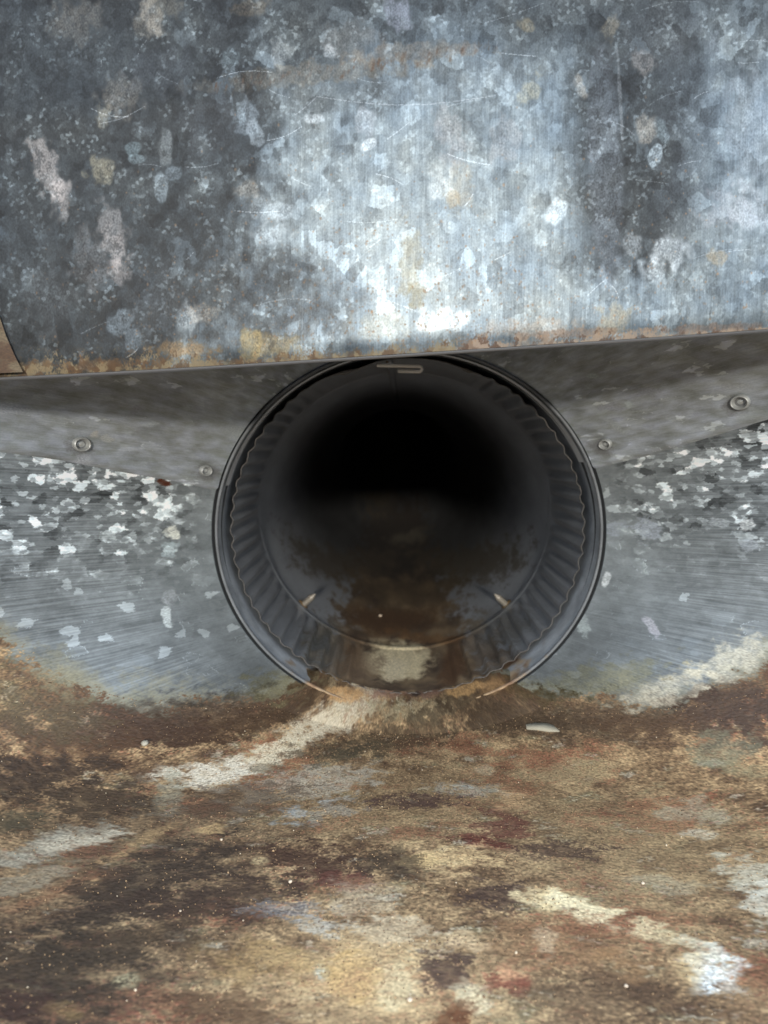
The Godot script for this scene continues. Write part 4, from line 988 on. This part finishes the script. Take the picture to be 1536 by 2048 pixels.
func make_plate(plate_m: Material) -> void:
	var t := thing("cover_plate", "weathered blue-grey galvanised plate hanging across the top, rust along its lower edge", "plate", plate(0.0, 0.0))
	var off := -t.position
	var bulge := func(x: float, v: float) -> Vector3:
		# the lower strip rolls gently back into the hem
		var back := 0.0012 * pow(clampf(1.0 - v / 0.006, 0.0, 1.0), 2.0)
		var p := plate(x, v) + Vector3(0, 0, -back + 0.0004 * sin(x * 40.0 + 1.0) + 0.0003 * exp(-pow((v - 0.0765 - x * 0.08) / 0.006, 2.0)))
		return p + off
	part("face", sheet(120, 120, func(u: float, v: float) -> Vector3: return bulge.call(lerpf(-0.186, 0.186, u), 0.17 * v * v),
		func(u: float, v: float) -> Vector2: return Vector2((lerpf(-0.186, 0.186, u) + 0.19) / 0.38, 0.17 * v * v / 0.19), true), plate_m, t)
	# folded hem: the sheet turns back under itself
	part("hem", sheet(120, 8, func(u: float, v: float) -> Vector3:
		var x := lerpf(-0.186, 0.186, u)
		var a := lerpf(0.12, PI * 1.02, v)
		var p := (bulge.call(x, 0.0) as Vector3) + Vector3(0, -0.00005, -0.0009 + 0.0009 * cos(a))
		return p + Vector3(0, -0.0008 * sin(a), 0),
		func(u: float, v: float) -> Vector2: return Vector2((lerpf(-0.186, 0.186, u) + 0.19) / 0.38, 0.05 + 0.02 * v)), plain("hem_zinc", rgb(132, 134, 138), 0.42, 0.75), t, "smooth grey folded hem along the lower edge")
	part("back", sheet(40, 20, func(u: float, v: float) -> Vector3: return (bulge.call(lerpf(-0.186, 0.186, u), 0.002 + 0.168 * v) as Vector3) + Vector3(0, 0, -0.0026),
		func(u: float, v: float) -> Vector2: return Vector2(u, v)), plain("back_zinc", rgb(112, 114, 118), 0.55, 0.6), t)
	# rusted corner folded over at the left
	var corner := [Vector2(-0.1200, 0.0215), Vector2(-0.1048, 0.0165), Vector2(-0.1030, 0.0105), Vector2(-0.1008, 0.0050), Vector2(-0.0988, 0.0006)]
	part("folded_corner", sheet(8, 12, func(u: float, v: float) -> Vector3:
		var f := v * (corner.size() - 1)
		var i := mini(int(f), corner.size() - 2)
		var q: Vector2 = (corner[i] as Vector2).lerp(corner[i + 1], f - i)
		var x := lerpf(-0.150, q.x, u)
		return plate(x, lerpf(0.022, q.y, u) if v < 0.01 else q.y) + off + Vector3(0, 0, 0.0011 + 0.0007 * sin(u * PI)),
		func(u: float, v: float) -> Vector2: return Vector2(u, v), false), paint_corner(), t, "rusty brown corner folded over at the left end")


func pebble(r: float, seeded: int) -> ArrayMesh:
	var n := FastNoiseLite.new()
	n.seed = seeded
	n.frequency = 0.9
	return sheet(8, 6, func(u: float, v: float) -> Vector3:
		var a := u * TAU
		var e := (v - 0.5) * PI
		var dir := Vector3(cos(a) * cos(e), sin(e) * 0.7, sin(a) * cos(e))
		return dir * r * (1.0 + 0.5 * n.get_noise_3dv(dir * 1.3)), func(u: float, v: float) -> Vector2: return Vector2(u, v), false, true)


func grain(called: String, at: Vector3, r: float, m: Material, label: String, category: String) -> void:
	var o := MeshInstance3D.new()
	o.name = called
	o.mesh = pebble(r, int(at.x * 10000.0))
	o.material_override = m
	o.position = at
	tag(o, label, category, "loose grains on the floor" if category == "grain" else "")
	add_child(o, true)


func make_debris() -> void:
	var pale := plain("pale_grain", rgb(186, 170, 150), 0.8, 0.0)
	var grey := plain("grey_debris", rgb(150, 146, 132), 0.75, 0.0)
	grain("grain", pipe_wall(-100.7, 0.4557, -0.0009), 0.00110, pale, "round white grain on the brown silt inside the pipe", "grain")
	grain("grain", boot(-102.35, 0.1071, 0.0005), 0.00057, pale, "pale grain on the dark rust left of the middle of the floor", "grain")
	grain("grain", boot(-91.54, 0.1475, 0.0005), 0.00059, pale, "largest white grain, at the front edge of the floor", "grain")
	grain("grain", boot(-110.72, 0.0878, 0.0004), 0.00045, pale, "pale grain on the tan streak at the left of the floor", "grain")
	grain("grain", boot(-110.50, 0.1191, 0.0003), 0.00031, pale, "small white grain on the dark brown patch at the front left", "grain")
	grain("grain", boot(-69.94, 0.1080, 0.0004), 0.00049, pale, "orange-white grain on the right half of the floor", "grain")
	grain("grain", boot(-91.17, 0.0020, 0.0005), 0.00062, pale, "small pale grain just below the collar", "grain")
	grain("crumb", boot(-130.27, 0.0494, 0.0011), 0.00136, grey, "curled grey crumb on the dark brown rust at the left", "crumb")
	grain("grain", boot(-75.93, 0.1436, 0.0004), 0.00047, pale, "cream grain at the front right of the floor", "grain")
	# chip of pale paint lying on the floor
	var lie := func(deg: float, d: float) -> Transform3D:
		var n := boot_normal(deg, d)
		var side := n.cross(Vector3.BACK).normalized().rotated(n, -0.55)
		return Transform3D(Basis(side, n, side.cross(n)), boot(deg, d) + n * 0.0006)
	var chip := MeshInstance3D.new()
	chip.name = "pale_flake"
	var outline := PackedVector2Array([Vector2(0.75 * -0.0088, -0.42 * 0.0010), Vector2(0.75 * -0.0040, -0.42 * 0.0042), Vector2(0.75 * 0.0018, -0.42 * 0.0050), Vector2(0.75 * 0.0054, -0.42 * 0.0030), Vector2(0.75 * 0.0092, 0.42 * 0.0030), Vector2(0.75 * 0.0040, 0.42 * 0.0044), Vector2(0.75 * -0.0030, 0.42 * 0.0036), Vector2(0.75 * -0.0076, 0.42 * 0.0042)])
	var st := SurfaceTool.new()
	st.begin(Mesh.PRIMITIVE_TRIANGLES)
	var mid_top := Vector3(0, 0.0001, 0)
	for i in outline.size():
		var a := Vector3(outline[i].x, 0.00008, outline[i].y)
		var q2 := outline[(i + 1) % outline.size()]
		var b := Vector3(q2.x, 0.00008, q2.y)
		for tri in [[mid_top, a, b], [a, a - Vector3(0, 0.0006, 0), b], [b, a - Vector3(0, 0.0006, 0), b - Vector3(0, 0.0006, 0)]]:
			for p in tri:
				st.add_vertex(p)
	st.generate_normals()
	chip.mesh = st.commit()
	chip.material_override = plain("flake_grey", rgb(142, 136, 120), 0.9, 0.0)
	chip.transform = lie.call(-62.57, 0.0236)
	tag(chip, "pale grey flat flake lying on the brown floor right of the pipe", "flake")
	add_child(chip, true)
	# grit that nobody could count
	var grit := MultiMesh.new()
	grit.transform_format = MultiMesh.TRANSFORM_3D
	grit.use_colors = true
	grit.mesh = pebble(0.00023, 3)
	grit.instance_count = 9000
	var rng := RandomNumberGenerator.new()
	rng.seed = 9
	for i in 9000:
		var d := 0.008 + 0.165 * rng.randf()
		var wide := 32.0 + 26.0 * smoothstep(0.01, 0.06, d)
		var deg := clampf(rng.randfn(-91.0, wide * 0.6), -91.0 - wide, -91.0 + wide)
		var n := boot_normal(deg, d)
		var s := rng.randf_range(0.45, 1.0) * (1.8 if rng.randf() < 0.03 else 1.0)
		grit.set_instance_transform(i, Transform3D(Basis.from_euler(Vector3(rng.randf() * TAU, rng.randf() * TAU, 0)).scaled(Vector3.ONE * s), boot(deg, d) + n * 0.00010))
		var v := rng.randf()
		var gc := rgb(64, 48, 34).lerp(rgb(158, 130, 96), v)
		if rng.randf() < 0.015:
			gc = rgb(190, 176, 152)
		grit.set_instance_color(i, gc.srgb_to_linear())
	var gi := MultiMeshInstance3D.new()
	gi.name = "rust_grit"
	gi.multimesh = grit
	var gm := plain("grit", Color.WHITE, 0.6, 0.0)
	gm.vertex_color_use_as_albedo = true
	gi.material_override = gm
	tag(gi, "fine brown rust grit scattered over the rusty floor", "grit")
	gi.set_meta("kind", "stuff")
	add_child(gi, true)


func _ready() -> void:
	# camera: a phone held close, looking straight down the boot
	var cam := Camera3D.new()
	cam.name = "camera"
	var lens := CameraAttributesPhysical.new()
	lens.frustum_near = 0.01
	lens.frustum_far = 20.0
	lens.frustum_focal_length = 17.46
	lens.frustum_focus_distance = 0.235
	lens.exposure_aperture = 10.5
	cam.attributes = lens
	cam.fov = 69.0
	cam.near = 0.01
	cam.far = 20.0
	add_child(cam)
	# open sky behind the photographer, a low sun through thin cloud
	var env := Environment.new()
	env.background_mode = Environment.BG_SKY
	var sky := Sky.new()
	var sm := ProceduralSkyMaterial.new()
	sm.sky_top_color = Color(0.70, 0.75, 0.81)
	sm.sky_horizon_color = Color(0.90, 0.92, 0.94)
	sm.sky_curve = 0.2
	sm.ground_bottom_color = Color(0.24, 0.23, 0.22)
	sm.ground_horizon_color = Color(0.34, 0.33, 0.32)
	sm.sky_energy_multiplier = 1.7
	sky.sky_material = sm
	env.sky = sky
	env.tonemap_mode = Environment.TONE_MAPPER_LINEAR
	env.tonemap_exposure = 1.45
	env.sdfgi_enabled = true
	env.ssao_enabled = true
	env.ssil_enabled = true
	var we := WorldEnvironment.new()
	we.name = "world"
	we.environment = env
	add_child(we)
	var sun := DirectionalLight3D.new()
	sun.name = "sun"
	sun.light_energy = 0.75
	sun.light_color = Color(1.0, 0.97, 0.92)
	sun.light_angular_distance = 3.4
	sun.shadow_enabled = true
	add_child(sun)
	sun.look_at_from_position(Vector3(0.0, 0.038, 1.0), Vector3.ZERO)

	# the surfaces are painted side by side
	var works := []
	for job in [paint_pan, paint_plate, paint_upper, paint_pipe, paint_collar]:
		var th := Thread.new()
		th.start(job)
		works.append(th)
	var done := []
	for th in works:
		done.append(th.wait_to_finish())
	var pan_m: Material = done[0].material("rusty_pan", 0.03)
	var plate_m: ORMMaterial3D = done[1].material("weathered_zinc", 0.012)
	plate_m.metallic_specular = 0.3
	var upper_m: Material = done[2].material("grey_zinc", 0.012)
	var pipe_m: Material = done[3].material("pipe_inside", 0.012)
	var collar_m: Material = done[4].material("collar_zinc", 0.01)
	make_boot(pan_m, upper_m, collar_m)
	make_pipe(pipe_m)
	make_plate(plate_m)
	make_debris()
